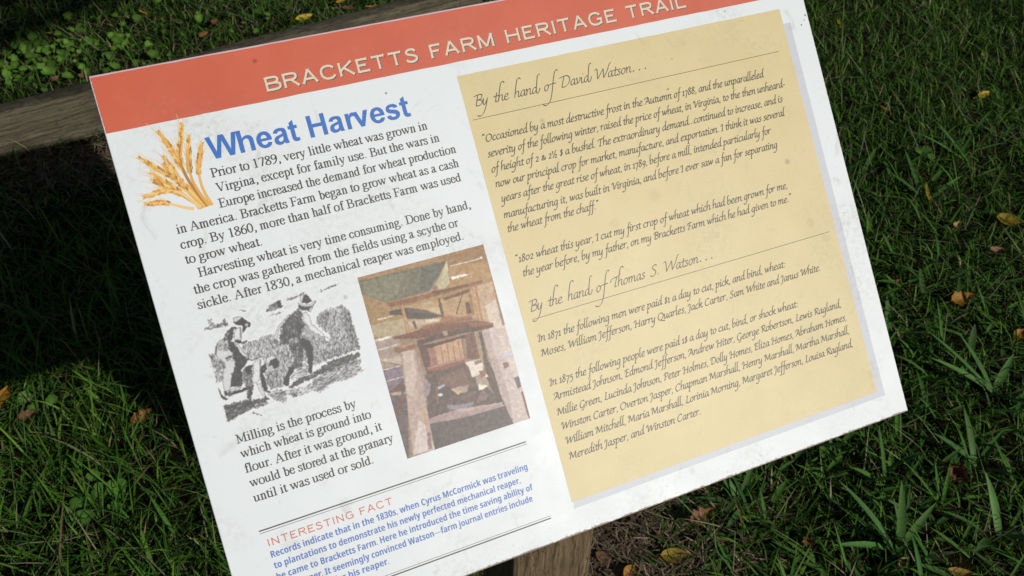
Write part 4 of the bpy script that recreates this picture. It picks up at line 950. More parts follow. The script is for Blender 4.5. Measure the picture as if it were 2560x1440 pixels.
def post_cut(v):
    y = v.co.y + sign.location.y
    lim = CTR[2] + (y - CTR[1]) * math.tan(TILT) - 0.012 / math.cos(TILT) - 0.0012
    v.co.z = lim if v.co.z > 1.0 else min(v.co.z, lim)
wood_box('post', POST_X1 - POST_X0, POST_Y1 - POST_Y0, 1.12, M_POST, sign, post_cut, 30, 0.0010, 2, 0.005)

# ------------------------------------------------------------------ timber edging behind the sign
beam_dir = Vector((1, 0.1517, 0)).normalized()
b_r = Vector((1.09, 2.79, 0))
b_len = 3.4
mid = b_r - beam_dir * (b_len / 2)
beam = wood_box('timber_edging', b_len, 0.055, 0.145, M_BEAM, None, None, 120, 0.0030, 0, 0.007)
beam.location = (mid.x, mid.y, -0.004)
beam.rotation_euler = (0, 0, math.atan2(beam_dir.y, beam_dir.x))
tag(beam, 'long weathered timber lying on edge in the grass behind the sign', 'timber')

# ------------------------------------------------------------------ ground
def gz(x, y):
    return 0.012 * np.sin(x * 2.1 + 0.7) * np.cos(y * 1.7) + 0.006 * np.sin(x * 6.3 + y * 4.1) + 0.004 * np.sin(x * 13 - y * 11)

def mat_soil():
    n = N('soil')
    co = n.coord('Object')
    a = n.noise(co, 14, 6, 0.65)
    b = n.noise(co, 130, 5, 0.75, 0.6)
    c = n.ramp(b, [(0.3, (0.006, 0.005, 0.003)), (0.55, (0.016, 0.012, 0.007)), (0.78, (0.060, 0.044, 0.028))])
    c = n.mix(n.rng(a, 0.4, 0.7, 0, 0.6), c, (0.010, 0.012, 0.005))
    n.base(c, 0.95, 0.05)
    n.bump(b, 0.8, 0.02)
    return n.m
ax = np.concatenate([-np.geomspace(60, 2.3, 14), np.linspace(-2.2, 5, 150), 5 + np.geomspace(0.2, 55, 14)])
ay = np.concatenate([-np.geomspace(60, 1.3, 14), np.linspace(-1.2, 5.4, 140), 5.4 + np.geomspace(0.2, 55, 14)])
GX, GY = np.meshgrid(ax, ay)
GZ = gz(GX, GY)
nx, ny = len(ax), len(ay)
i = np.arange((ny - 1) * (nx - 1))
r, c = np.divmod(i, nx - 1)
a = r * nx + c
ground = np_mesh('ground', np.stack([GX.ravel(), GY.ravel(), GZ.ravel()], -1), np.stack([a, a + 1, a + nx + 1, a + nx], -1), None, mat_soil(), None, 4, True)
tag(ground, kind='structure')

# ------------------------------------------------------------------ vegetation
def mat_leafy(name, trans=0.3, rough=0.55, spec=0.12):
    n = N(name)
    at = n.new('ShaderNodeAttribute', attribute_name='Col')
    n.base(at.outputs['Color'], rough, spec)
    tr = n.new('ShaderNodeBsdfTranslucent')
    n.link(at.outputs['Color'], tr.inputs[0])
    mx = n.new('ShaderNodeMixShader')
    mx.inputs[0].default_value = trans
    n.link(n.b.outputs[0], mx.inputs[1])
    n.link(tr.outputs[0], mx.inputs[2])
    n.link(mx.outputs[0], n.out.inputs[0])
    return n.m
M_GRASS = mat_leafy('grass_blade')
M_LEAF = mat_leafy('leaf_green', 0.25, 0.5, 0.14)
M_DRY = mat_leafy('leaf_dry', 0.12, 0.6, 0.25)

CR = np.array(CAM_ROT)
def to_px(P):
    q = (P - np.array([0, 0, CAM_Z])) @ CR
    return 1280 + 2400 * q[:, 0] / q[:, 2], 720 + 2400 * q[:, 1] / q[:, 2], q[:, 2]

def blades(base, az, length, width, lean, droop, cols, seg=4, cup=0.0, twist=None):
    """ribbon blades; base (n,3); returns V,Q,C"""
    n = len(base)
    t = np.linspace(0, 1, seg + 1)
    V = np.zeros((n, seg + 1, 2, 3))
    d = np.stack([np.cos(az), np.sin(az), np.zeros(n)], -1)
    if twist is None: twist = np.zeros(n)
    side = np.stack([-np.sin(az + twist), np.cos(az + twist), np.zeros(n)], -1)
    pos = base.copy()
    prof = np.interp(t, [0, 0.15, 0.5, 0.8, 1], [0.55, 0.95, 1.0, 0.62, 0.04])
    for k in range(seg + 1):
        if k:
            th = lean + droop * (t[k] - 0.5 / seg)
            st = length / seg
            pos = pos + d * (np.sin(th) * st)[:, None]
            pos[:, 2] += np.cos(th) * st
            pos[:, 2] = np.maximum(pos[:, 2], base[:, 2] + 0.002)
        w = side * (width * prof[k] * 0.5)[:, None]
        V[:, k, 0] = pos - w
        V[:, k, 1] = pos + w
    if cup:
        W3 = np.zeros((n, seg + 1, 3, 3))
        W3[:, :, 0], W3[:, :, 2] = V[:, :, 0], V[:, :, 1]
        W3[:, :, 1] = (V[:, :, 0] + V[:, :, 1]) / 2
        W3[:, :, 1, 2] -= (width[:, None] * prof[None]) * cup
        tone = rng.uniform(0.88, 1.12, (n, seg + 1, 3, 1))
        tone[:, :, 1] *= 1.18
        C = np.repeat(np.repeat(cols[:, None, None, :], seg + 1, 1), 3, 2) * tone
        idx = (np.arange(n) * (seg + 1) * 3)[:, None] + (np.arange(seg) * 3)[None]
        Q = np.concatenate([np.stack([idx + j, idx + j + 1, idx + j + 4, idx + j + 3], -1).reshape(-1, 4) for j in (0, 1)])
        return W3.reshape(-1, 3), Q, C.reshape(-1, 3)
    C = np.repeat(np.repeat(cols[:, None, None, :], seg + 1, 1), 2, 2)
    idx = (np.arange(n) * (seg + 1) * 2)[:, None] + (np.arange(seg) * 2)[None]
    Q = np.stack([idx, idx + 1, idx + 3, idx + 2], -1).reshape(-1, 4)
    return V.reshape(-1, 3), Q, C.reshape(-1, 3)

def join(parts):
    V, Q, C, o = [], [], [], 0
    for v, q, c in parts:
        V.append(v); Q.append(q + o); C.append(c); o += len(v)
    return np.concatenate(V), np.concatenate(Q), np.concatenate(C)

PANEL_PX = [(222, 188), (2010 - 60, -232), (2275, 1029), (640, 1625)]
def bare(x, y):
    """0..1 how bare the soil is (round the post, in front of the timber)"""
    p = np.exp(-(((x - 0.50) / 0.17) ** 2 + ((y - 0.78) / 0.14) ** 2))
    q = np.exp(-(((x + 0.14) / 0.28) ** 2 + ((y - 2.42) / 0.13) ** 2)) * 0.9
    return np.clip(p * 1.15 + q, 0, 1)

def scatter(n, x0, x1, y0, y1, keep_out=0.15):
    P = np.stack([rng.uniform(x0, x1, n), rng.uniform(y0, y1, n)], -1)
    G = np.stack([P[:, 0], P[:, 1], np.full(n, 0.03)], -1)
    px, py, dz = to_px(G)
    vis = (dz > 0.2) & (px > -260) & (px < 2820) & (py > -220) & (py < 1700)
    hid = inside(px, py, [(300, 260), (1950, -180), (2190, 1000), (690, 1540)])
    pr = np.where(vis & ~hid, 1.0, keep_out)
    # keep the timber itself clear
    rel = (P - np.array([mid.x, mid.y]))
    along = rel @ np.array([beam_dir.x, beam_dir.y])
    across = rel @ np.array([-beam_dir.y, beam_dir.x])
    onb = (np.abs(along) < b_len / 2) & (np.abs(across) < 0.034)
    onp = (P[:, 0] > POST_X0 - .01) & (P[:, 0] < POST_X1 + .01) & (P[:, 1] > POST_Y0 - .01) & (P[:, 1] < POST_Y1 + .01)
    k = (rng.random(n) < pr) & ~onb & ~onp
    return P[k]

GREENS = np.array([[0.062, 0.158, 0.016], [0.082, 0.192, 0.019], [0.112, 0.228, 0.028], [0.044, 0.120, 0.020], [0.155, 0.250, 0.042], [0.080, 0.160, 0.030], [0.034, 0.090, 0.018]])
STRAW = np.array([[0.23, 0.18, 0.10], [0.15, 0.11, 0.06], [0.30, 0.26, 0.16], [0.13, 0.13, 0.055], [0.20, 0.22, 0.09]])

GREENS = GREENS * np.array([0.80, 0.88, 0.80])

def pick(pal, n, jit=0.25):
    c = pal[rng.integers(0, len(pal), n)]
    return c * rng.uniform(1 - jit, 1 + jit, (n, 1))

def lawn():
    parts = []
    P = scatter(460000, -1.7, 4.6, -0.3, 5.0, 0.72)
    b = bare(P[:, 0], P[:, 1])
    clump = 0.5 + 0.5 * np.sin(P[:, 0] * 17 + np.sin(P[:, 1] * 13) * 2) * np.sin(P[:, 1] * 19 + np.sin(P[:, 0] * 11) * 2)
    P = P[(rng.random(len(P)) > b * 0.97) & (rng.random(len(P)) < 0.55 + 0.45 * clump)]
    n = len(P)
    base = np.stack([P[:, 0], P[:, 1], gz(P[:, 0], P[:, 1]) - 0.003], -1)
    left = np.clip((0.3 - P[:, 0]) / 0.4, 0, 1) * np.clip((2.3 - P[:, 1]) / 0.4, 0, 1)
    far = np.clip((P[:, 1] - 2.0) / 0.8, 0, 1)
    L_ = rng.gamma(4, 0.0085, n) * (1 + 0.6 * left) * (1 - 0.15 * far) + 0.010
    W = rng.gamma(6, 0.00036, n) * (1 + 0.25 * left) + 0.0006
    cols = pick(GREENS, n)
    dry = rng.random(n) < 0.09 + 0.10 * far
    cols[dry] = pick(STRAW, dry.sum(), 0.3)
    parts.append(blades(base, rng.uniform(0, 2 * np.pi, n), L_, W, rng.uniform(0.1, 1.25, n), rng.uniform(0.1, 1.3, n), cols, 3, 0, rng.normal(0, 0.6, n)))
    # flat thatch and clippings
    P = scatter(48000, -1.7, 4.6, -0.3, 5.0, 0.6)
    n = len(P)
    base = np.stack([P[:, 0], P[:, 1], gz(P[:, 0], P[:, 1]) + rng.uniform(0.002, 0.02, n)], -1)
    cols = pick(STRAW * 0.5, n, 0.5)
    g = rng.random(n) < 0.55
    cols[g] = pick(GREENS * 0.8, g.sum())
    parts.append(blades(base, rng.uniform(0, 2 * np.pi, n), rng.uniform(0.01, 0.045, n), rng.uniform(0.0010, 0.0022, n), rng.uniform(1.25, 1.65, n), rng.uniform(-0.2, 0.2, n), cols, 2))
    # long thin stalks lying over the turf
    P = scatter(9000, -1.2, 4.0, 0.0, 4.4, 0.7)
    b = bare(P[:, 0], P[:, 1])
    P = P[rng.random(len(P)) > b]
    n = len(P)
    base = np.stack([P[:, 0], P[:, 1], gz(P[:, 0], P[:, 1])], -1)
    cols = pick(np.array([[0.16, 0.26, 0.08], [0.24, 0.29, 0.13], [0.11, 0.21, 0.06], [0.30, 0.29, 0.18]]), n)
    parts.append(blades(base, rng.uniform(0, 2 * np.pi, n), rng.uniform(0.06, 0.14, n), rng.uniform(0.0012, 0.0026, n), rng.uniform(0.7, 1.35, n), rng.uniform(0.0, 0.5, n), cols, 5))
    # small broad weed leaves mixed in the turf, mostly to the right of the sign
    P = scatter(17500, -1.0, 3.7, 0.0, 4.2, 0.7)
    rt = np.clip((P[:, 0] - 0.55) / 0.3, 0.12, 1) * np.clip((1.75 - P[:, 1]) / 0.9, 0.05, 1)
    P = P[rng.random(len(P)) < rt * (1 - bare(P[:, 0], P[:, 1]) * 0.9)]
    n = len(P)
    base = np.stack([P[:, 0], P[:, 1], gz(P[:, 0], P[:, 1]) + rng.uniform(0, 0.02, n)], -1)
    cols = pick(np.array([[0.066, 0.165, 0.028], [0.046, 0.130, 0.024], [0.086, 0.185, 0.036], [0.056, 0.120, 0.028]]), n)
    parts.append(blades(base, rng.uniform(0, 2 * np.pi, n), rng.gamma(4, 0.012, n) + 0.02, rng.gamma(5, 0.0011, n) + 0.002, rng.uniform(0.5, 1.5, n), rng.uniform(0.0, 0.9, n), cols, 4, 0.2))
    V, Q, C = join(parts)
    o = np_mesh('grass', V, Q, C, M_GRASS)
    tag(o, kind='stuff')
lawn()

def mulch():
    n = 5200
    P = np.concatenate([np.stack([rng.normal(0.50, 0.15, n), rng.normal(0.78, 0.12, n)], -1), np.stack([rng.normal(-0.14, 0.25, 2600), rng.normal(2.42, 0.07, 2600)], -1)])
    onp = (P[:, 0] > POST_X0 - .02) & (P[:, 0] < POST_X1 + .02) & (P[:, 1] > POST_Y0 - .02) & (P[:, 1] < POST_Y1 + .02)
    rel = P - np.array([mid.x, mid.y])
    onp |= np.abs(rel @ np.array([-beam_dir.y, beam_dir.x])) < 0.034
    P = P[~onp]
    n = len(P)
    base = np.stack([P[:, 0], P[:, 1], gz(P[:, 0], P[:, 1]) + rng.uniform(0.001, 0.014, n)], -1)
    cols = pick(np.array([[0.20, 0.145, 0.09], [0.12, 0.085, 0.055], [0.28, 0.215, 0.14], [0.08, 0.06, 0.04], [0.16, 0.12, 0.085]]), n, 0.35)
    V, Q, C = blades(base, rng.uniform(0, 2 * np.pi, n), rng.uniform(0.012, 0.05, n), rng.uniform(0.0015, 0.0036, n), rng.uniform(1.2, 1.6, n), rng.uniform(-0.3, 0.3, n), cols, 3)
    tag(np_mesh('straw_mulch', V, Q, C, M_DRY), kind='stuff')
mulch()

# broad-bladed grass tufts, each a thing
def tuft(x, y, specs, label, w=0.013):
    n = len(specs)
    base = np.zeros((n, 3))
    base[:, :2] = rng.normal(0, 0.006, (n, 2))
    az = np.array([R_(s[0]) for s in specs]); L_ = np.array([s[1] for s in specs])
    lean = np.array([s[2] for s in specs]); droop = np.array([s[3] for s in specs])
    cols = pick(np.array([[0.070, 0.165, 0.040], [0.092, 0.190, 0.050], [0.058, 0.135, 0.038]]), n, 0.25)
    V, Q, C = blades(base, az, L_, rng.uniform(0.75, 1.15, n) * w, lean, droop, cols, 8, 0.2, rng.normal(0, 0.25, n))
    o = np_mesh('broad_grass_tuft', V, Q, C, M_LEAF, None, 4, True)
    o.location = (x, y, float(gz(np.array(x), np.array(y))))
    tag(o, label, 'grass tuft', 'broad-bladed grass tufts right of the sign')
tuft(1.04, 0.60, [(170, .15, .9, .5), (115, .17, .75, .5), (60, .14, .6, .6), (20, .12, .8, .6), (-60, .10, .9, .4), (140, .10, .4, .5), (-130, .09, .8, .5)], 'largest broad-bladed grass tuft, spreading low near the bottom right corner of the lawn', 0.016)
tuft(1.50, 0.83, [(120, .20, .95, .3), (145, .18, .9, .4), (95, .15, .8, .5), (30, .10, .8, .4), (-80, .09, .9, .4)], 'broad grass tuft whose blades lean up towards the lower right edge of the sign', 0.016)
tuft(1.235, 0.56, [(150, .13, .7, .6), (80, .12, .6, .5), (200, .11, .9, .3), (-30, .08, .8, .5)], 'broad grass tuft growing beside the largest tuft, towards the right', 0.014)
tuft(1.82, 1.42, [(75, .16, 1.1, .2), (130, .12, .9, .4), (10, .12, 1.2, .2), (250, .08, .9, .4)], 'broad grass blades beside the long yellow fallen leaf right of the sign', 0.013)
tuft(2.05, 1.53, [(130, .15, 1.1, .3), (100, .13, 1.0, .3), (-20, .11, 1.1, .2)], 'broad grass tuft lying over the yellow leaf high at the right', 0.012)
tuft(1.40, 1.05, [(100, .12, .8, .5), (60, .10, .9, .4), (170, .11, 1.0, .3), (-40, .09, .9, .4)], 'dark broad grass tuft close against the right edge of the sign', 0.013)
tuft(0.83, 0.80, [(160, .09, 1.0, .4), (110, .10, .7, .6), (40, .09, .8, .5), (210, .10, 1.1, .3)], 'low broad-leaved grass tuft just under the bottom edge of the sign', 0.015)
tuft(1.33, 0.70, [(135, .12, .8, .5), (70, .12, .8, .5), (20, .09, .9, .4), (-100, .08, .9, .3)], 'broad grass tuft below the red brown curled leaf', 0.014)
tuft(0.60, 0.885, [(170, .11, 1.15, .2), (120, .07, .8, .5), (20, .06, 1.0, .3)], 'three-bladed green tuft in the straw beside the wooden post', 0.017)

def disc_leaf(r, cup, col, fold=0.25, lobes=0.0, seed=0):
    """kidney-round leaf with a midrib fold, as fan rings"""
    rd = random.Random(seed)
    n = 16
    V = [(0, 0, 0)]
    for ring in (0.55, 1.0):
        for k in range(n):
            a = 2 * math.pi * k / n
            rr = r * ring * (1 - 0.45 * max(0, math.cos(a - math.pi)) ** 5 + 0.16 * max(0, math.cos(a)) ** 8 + 0.07 * math.cos(9 * a) * (ring == 1.0) + rd.uniform(-.06, .06))
            x, y = rr * math.cos(a), rr * math.sin(a) * 0.92
            V.append((x, y, cup * r * ring ** 2 + fold * abs(y) * 0.5 + rd.uniform(-.02, .02) * r))
    F = []
    for k in range(n):
        k2 = (k + 1) % n
        F.append((0, 1 + k, 1 + k2, 1 + k2))
        F.append((1 + k, 1 + n + k, 1 + n + k2, 1 + k2))
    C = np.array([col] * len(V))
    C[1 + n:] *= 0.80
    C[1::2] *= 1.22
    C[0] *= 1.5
    return np.array(V), np.array(F), C

def quad_fix(o):
    me = o.data
    bm = bmesh.new()
    bm.from_mesh(me)
    bmesh.ops.dissolve_degenerate(bm, dist=1e-7, edges=bm.edges[:])
    bm.to_mesh(me)
    bm.free()

def round_plant(x, y, leaves, label, group, h=0.021):
    root = empty('round_leaf_plant', (x, y, float(gz(np.array(x), np.array(y)))))
    tag(root, label, 'plant', group)
    for k, (dx, dy, r, tx, ty) in enumerate(leaves):
        r *= 0.84
        col = np.array([0.068, 0.160, 0.026]) * random.uniform(0.85, 1.2)
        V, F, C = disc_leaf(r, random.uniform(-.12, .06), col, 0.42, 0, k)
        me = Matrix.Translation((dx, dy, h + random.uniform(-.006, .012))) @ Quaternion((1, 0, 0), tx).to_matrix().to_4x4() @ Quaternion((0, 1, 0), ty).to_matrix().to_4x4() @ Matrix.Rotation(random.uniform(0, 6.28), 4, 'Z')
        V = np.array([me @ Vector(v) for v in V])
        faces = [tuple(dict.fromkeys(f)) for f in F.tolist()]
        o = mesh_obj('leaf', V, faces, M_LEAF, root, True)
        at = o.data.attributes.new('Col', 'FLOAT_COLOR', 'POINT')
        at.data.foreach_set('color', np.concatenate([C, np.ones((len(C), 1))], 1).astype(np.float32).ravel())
    st = [(l[0], l[1]) for l in leaves]
    n = len(st)
    base = np.zeros((n, 3))
    az = np.array([math.atan2(p[1], p[0]) for p in st])
    ln = np.array([math.hypot(*p) for p in st])
    V, Q, C = blades(base, az, np.hypot(ln, h) * 1.0, np.full(n, 0.0022), np.arctan2(ln, h) * 0.7, np.arctan2(ln, h) * 0.6, pick(np.array([[0.07, 0.14, 0.04]]), n), 5)
    np_mesh('stems', V, Q, C, M_LEAF, root)
round_plant(-0.287, 1.265, [(.000, .030, .020, .5, .1), (-.045, .012, .019, .4, -.2), (-.035, -.022, .020, .45, .0), (.035, .018, .023, .5, .1), (-.005, .068, .016, .7, 0), (.02, -.015, .012, .3, .3)], 'cluster of six bright round leaves in the grass left of the lower sign edge', 'round-leaved weeds in the lawn')
round_plant(-0.385, 1.565, [(-.020, .030, .018, .6, .2), (-.002, -.012, .014, .5, 0), (.035, -.008, .016, .4, -.2)], 'three round green leaves standing at the edge of the sign shadow on the left', 'round-leaved weeds in the lawn')
round_plant(1.93, 1.56, [(-.02, .01, .018, .3, .2), (.02, .02, .016, .4, -.2), (.0, -.02, .015, .4, 0)], 'few pale round leaves in the turf right of the sign', 'round-leaved weeds in the lawn')

def leaf_patch():
    """carpet of ground ivy leaves in the far left lawn"""
    parts = []
    V_, F_, C_ = [], [], []
    o = 0
    for k in range(260):
        x, y = random.gauss(-0.28, 0.16), random.gauss(3.03, 0.10)
        if k > 200: x, y = random.uniform(-0.5, 0.7), random.uniform(2.9, 3.3)
        if (Vector((x, y, 0)) - mid).dot(Vector((-beam_dir.y, beam_dir.x, 0))) < 0.06: continue
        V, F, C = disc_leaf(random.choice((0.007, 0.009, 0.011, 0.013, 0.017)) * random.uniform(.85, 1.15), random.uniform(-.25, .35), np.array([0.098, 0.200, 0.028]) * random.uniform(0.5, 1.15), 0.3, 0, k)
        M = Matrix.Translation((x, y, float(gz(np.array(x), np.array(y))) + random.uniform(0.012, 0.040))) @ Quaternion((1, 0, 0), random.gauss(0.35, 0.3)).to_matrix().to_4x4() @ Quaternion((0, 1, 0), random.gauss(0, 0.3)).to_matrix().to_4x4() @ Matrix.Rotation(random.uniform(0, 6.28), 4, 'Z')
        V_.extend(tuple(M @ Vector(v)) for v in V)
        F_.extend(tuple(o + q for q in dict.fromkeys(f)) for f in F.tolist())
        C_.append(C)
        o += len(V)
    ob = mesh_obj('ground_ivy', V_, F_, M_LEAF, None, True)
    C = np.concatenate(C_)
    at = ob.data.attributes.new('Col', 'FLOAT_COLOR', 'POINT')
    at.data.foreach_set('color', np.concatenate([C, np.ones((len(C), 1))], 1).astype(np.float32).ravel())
    tag(ob, kind='stuff')
leaf_patch()

# ------------------------------------------------------------------ fallen leaves
def fallen(x, y, length, wid, rot, col, label, curl=0.5, tilt=(0.15, 0.0), z=0.035, spots=0.25, name='fallen_leaf', lobed=0.0):
    rd = random.Random(hash(label) % 9999 if False else int(abs(x * 7919 + y * 104729) * 100))
    nu, nv = 13, 7
    z = z * 0.55
    length, wid = length * 0.84, wid * 0.78
    V, C = [], []
    for i in range(nu):
        t = i / (nu - 1)
        w = wid * (math.sin(math.pi * min(1, t * 1.02) ** 0.8) ** 0.75 if 0 < t < 1 else 0.02)
        if lobed: w *= 1 + lobed * math.sin(t * 22 + rd.random())
        for j in range(nv):
            s = j / (nv - 1) * 2 - 1
            px = (t - 0.5) * length + abs(s) * 0.03 * length * lobed
            py = s * w * 0.5
            pz = curl * (abs(s) ** 1.6) * wid * 0.32 + curl * length * 0.22 * (t - 0.5) ** 2 * (1.4 if lobed else 1) + rd.uniform(-1, 1) * 0.02 * wid
            V.append((px, py, pz))
            k = 1 + rd.uniform(-.12, .12) - (0.22 if j == nv // 2 else 0)
            c = np.array(col) * k * 0.82
            if rd.random() < spots: c = c * 0.62 + np.array([0.05, 0.02, 0.005])
            C.append(c)
    # stalk
    b0 = len(V)
    for q in range(3):
        for e in (-1, 1):
            V.append((-0.5 * length - q * 0.11 * length, e * 0.0009, curl * length * 0.05 - q * 0.002))
            C.append(np.array(col) * 0.6)
    F = [(i * nv + j, i * nv + j + 1, (i + 1) * nv + j + 1, (i + 1) * nv + j) for i in range(nu - 1) for j in range(nv - 1)]
    F = [(f[0], f[3], f[2], f[1]) for f in F]
    F += [(b0 + 2 * q, b0 + 2 * q + 1, b0 + 2 * q + 3, b0 + 2 * q + 2) for q in range(2)]
    o = mesh_obj(name, V, F, M_DRY, None, True)
    at = o.data.attributes.new('Col', 'FLOAT_COLOR', 'POINT')
    C = np.clip(np.array(C), 0.003, 1)
    at.data.foreach_set('color', np.concatenate([C, np.ones((len(C), 1))], 1).astype(np.float32).ravel())
    o.location = (x, y, float(gz(np.array(x), np.array(y))) + z)
    o.rotation_euler = (tilt[0], tilt[1], R_(rot))
    tag(o, label, 'leaf', 'fallen leaves on the lawn')
    return o
YEL, ORA, TAN_, BRN, RED, DKY = (0.56, 0.39, 0.03), (0.42, 0.20, 0.03), (0.42, 0.28, 0.13), (0.17, 0.085, 0.045), (0.19, 0.065, 0.045), (0.27, 0.20, 0.015)
fallen(0.05, 3.217, .060, .022, 118, YEL, 'small bright yellow leaf upright in the grass behind the sign, near the dark shadow edge', .4, (.5, 0))
fallen(-0.24, 3.215, .062, .014, 150, (0.45, 0.30, 0.04), 'narrow pale yellow leaf at the edge of the far shadow', .4)
fallen(-0.374, 3.05, .072, .020, 55, (0.50, 0.27, 0.03), 'curled orange-yellow leaf at the far left edge, beside the ground ivy', .6, (.3, .3))
fallen(-0.32, 3.12, .045, .022, 20, DKY, 'small dull yellow leaf among the ground ivy', .4)
fallen(-0.25, 2.90, .050, .030, 40, BRN, 'crumpled brown leaf just above the timber on the left', 1.2, (.3, .2), .03, .4, lobed=.2)
fallen(-0.17, 2.895, .045, .026, -20, (0.14, 0.06, 0.03), 'small dark brown leaf beside the sign top left corner', 1.1, (.3, .2), .03, .4, lobed=.2)
fallen(0.255, 3.04, .075, .030, 65, (0.20, 0.085, 0.05), 'long red brown leaf standing in the grass behind the sign header', .9, (.5, .3), .04)
fallen(0.21, 2.985, .055, .026, 40, (0.22, 0.10, 0.03), 'brown leaf with a yellow tip behind the sign, nearer the timber', .9, (.4, .1), .03)
fallen(0.544, 3.00, .080, .030, 12, YEL, 'big bright yellow leaf lying beyond the timber', .6, (.5, 0), .035, .12)
fallen(0.70, 3.0, .060, .024, -35, BRN, 'brown leaf next to the big yellow leaf beyond the timber', .9)
fallen(0.78, 2.99, .065, .024, 165, (0.50, 0.30, 0.02), 'yellow leaf touching the far side of the timber', .5)
fallen(0.69, 3.07, .050, .022, 20, (0.48, 0.30, 0.03), 'yellow leaf at the very top of the picture behind the timber', .5)
fallen(2.199, 2.30, .055, .015, 65, (0.48, 0.32, 0.02), 'slender yellow leaf in the shaded turf right of the sign top corner', .4)
fallen(2.506, 1.953, .028, .016, 60, YEL, 'tiny yellow leaf high in the turf at the right', .4)
fallen(2.317, 1.751, .070, .026, 5, YEL, 'yellow leaf half covered by a broad grass blade at the far right', .4, (.5, 0))
fallen(1.971, 1.789, .045, .018, 100, (0.34, 0.20, 0.01), 'dull orange leaf stub in the turf right of the sign', .4)
fallen(1.855, 1.505, .060, .022, 95, (0.55, 0.40, 0.10), 'pale yellow pointed leaf standing on its end right of the sign', .5, (.6, .2))
fallen(1.819, 1.424, .095, .018, 62, (0.36, 0.24, 0.02), 'long narrow yellow brown leaf slanting through the grass', .4, (.4, -.2))
fallen(1.798, 1.29, .034, .024, 20, TAN_, 'small tan curled leaf beside dark turf at the right', 1.0)
fallen(1.827, 1.18, .042, .024, -20, (0.38, 0.20, 0.12), 'small pinkish tan leaf at the right edge of the lawn', 1.0)
fallen(1.944, 1.254, .085, .055, -45, DKY, 'broad dull olive yellow leaf at the right edge', .6)
fallen(1.501, 1.166, .050, .036, 30, (0.22, 0.085, 0.05), 'dark reddish leaf tucked by the right edge of the sign', .9, (.2, .2), .025, .4, lobed=.2)
fallen(1.611, 1.071, .075, .045, -5, (0.40, 0.20, 0.03), 'orange and yellow mottled leaf behind a broad blade at the right', .8, (.4, 0), .03, .45, lobed=.2)
fallen(1.655, 0.93, .045, .035, 20, (0.36, 0.19, 0.03), 'orange leaf at the right frame edge by the grass tufts', .8)
fallen(1.266, 0.69, .055, .042, -70, RED, 'red brown curled leaf standing in the turf at the lower right', 1.5, (.9, .3), .045, .3, lobed=.25)
fallen(1.017, 0.568, .045, .030, 25, (0.50, 0.34, 0.14), 'pale tan curled leaf under the largest grass tuft', 1.5, (.5, .2), .03)
fallen(1.108, 0.515, .055, .020, -30, (0.36, 0.22, 0.04), 'yellow brown leaf at the bottom right of the picture', .7)
fallen(0.893, 0.672, .040, .026, 50, (0.25, 0.09, 0.03), 'small dark orange leaf in shade below the sign bottom edge', 1.0, lobed=.2)
fallen(0.734, 0.791, .065, .034, 8, (0.30, 0.13, 0.08), 'ragged red brown leaf beneath the sign bottom edge', 1.0, (.5, 0), .045, .3, lobed=.35)
fallen(0.658, 0.741, .070, .036, -25, (0.30, 0.20, 0.01), 'dark golden leaf lying on the straw near the post', .7, (.2, 0), .02)
fallen(0.565, 0.748, .050, .034, 20, (0.40, 0.20, 0.04), 'orange tan leaf on the straw at the bottom, beside the post', .9, (.5, .2), .025)
fallen(0.539, 0.789, .055, .024, -55, (0.22, 0.12, 0.07), 'brown folded leaf on the straw right beside the post', 1.2, (.3, .3), .02)
fallen(-0.187, 1.449, .060, .034, 25, (0.28, 0.12, 0.03), 'brown leaf with orange edge in the lit grass left of the sign', .9, (.4, 0), .04, .3, lobed=.2)
fallen(-0.400, 1.538, .045, .030, 10, BRN, 'brown curled leaf below the three round leaves', 1.2, (.3, 0), .035, .4, lobed=.2)
fallen(-0.441, 1.609, .055, .034, 70, (0.45, 0.22, 0.02), 'orange yellow leaf cut off by the left frame edge', .8)
fallen(-0.187, 2.415, .034, .020, 70, (0.24, 0.09, 0.03), 'small rust coloured leaf on bare soil in front of the timber', .9, (.4, 0), .012)

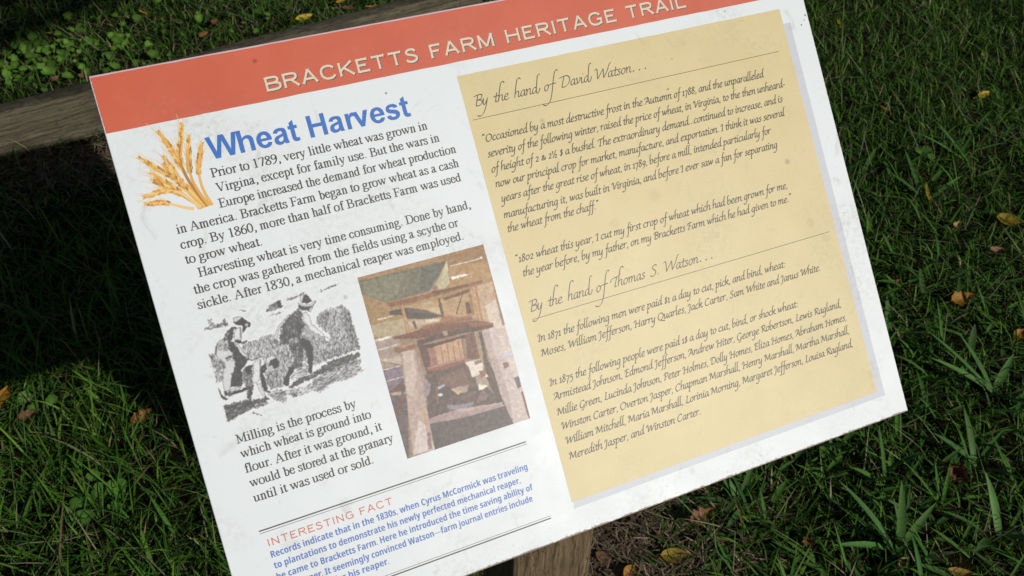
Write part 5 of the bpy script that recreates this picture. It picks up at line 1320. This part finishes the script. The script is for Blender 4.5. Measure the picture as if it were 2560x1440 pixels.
# ------------------------------------------------------------------ unseen tree behind the camera, added to cast shade on the far lawn
def added_shade_tree():
    cx, cy, cz = 1.61, -4.15, 6.4
    root = empty('added_shade_tree', (cx, cy, 0))
    tag(root, 'tall leafy tree standing on the lawn in front of the sign', 'tree')
    bm = bmesh.new()
    V, F = [], []
    ringn = 12
    for k, (z, r_) in enumerate(((-.05, .30), (.3, .22), (1.5, .17), (3.2, .14), (4.8, .10), (6.5, .04))):
        for j in range(ringn):
            a = 2 * math.pi * j / ringn
            V.append((r_ * math.cos(a) * (1 + .06 * math.sin(3 * a + z)), r_ * math.sin(a), z))
    for k in range(5):
        for j in range(ringn):
            j2 = (j + 1) % ringn
            F.append((k * ringn + j, k * ringn + j2, (k + 1) * ringn + j2, (k + 1) * ringn + j))
    rd = random.Random(2)
    for q in range(9):
        a = q * 2.4
        z0 = 4.3 + q * 0.22
        p0 = Vector((0, 0, z0)); p1 = Vector((1.9 + math.cos(a) * 2.2, math.sin(a) * 1.4, z0 + rd.uniform(.5, 1.2)))
        d = (p1 - p0).normalized()
        s1 = d.cross(Vector((0, 0, 1))).normalized(); s2 = d.cross(s1)
        b = len(V)
        for p, r_ in ((p0, .06), (p0.lerp(p1, .5), .04), (p1, .012)):
            for j in range(6):
                an = j * math.pi / 3
                V.append(tuple(p + s1 * r_ * math.cos(an) + s2 * r_ * math.sin(an)))
        for k in range(2):
            for j in range(6):
                j2 = (j + 1) % 6
                F.append((b + k * 6 + j, b + k * 6 + j2, b + k * 6 + 6 + j2, b + k * 6 + 6 + j))
    mesh_obj('trunk', V, F, M_POST, root, True)
    n = 30000
    u = rng.normal(0, 1, (n, 3))
    u /= np.linalg.norm(u, axis=1)[:, None]
    rr = rng.random(n) ** 0.27
    P = u * rr[:, None] * np.array([3.7, 2.0, 0.9])
    P[:, 0] += 2.3
    P[:, 2] += cz
    base = P
    V, Q, C = blades(base, rng.uniform(0, 6.28, n), rng.uniform(.12, .24, n), rng.uniform(.07, .13, n), rng.uniform(.6, 2.0, n), rng.uniform(-.3, .8, n), pick(GREENS, n), 3)
    np_mesh('crown', V, Q, C, M_LEAF, root)
added_shade_tree()
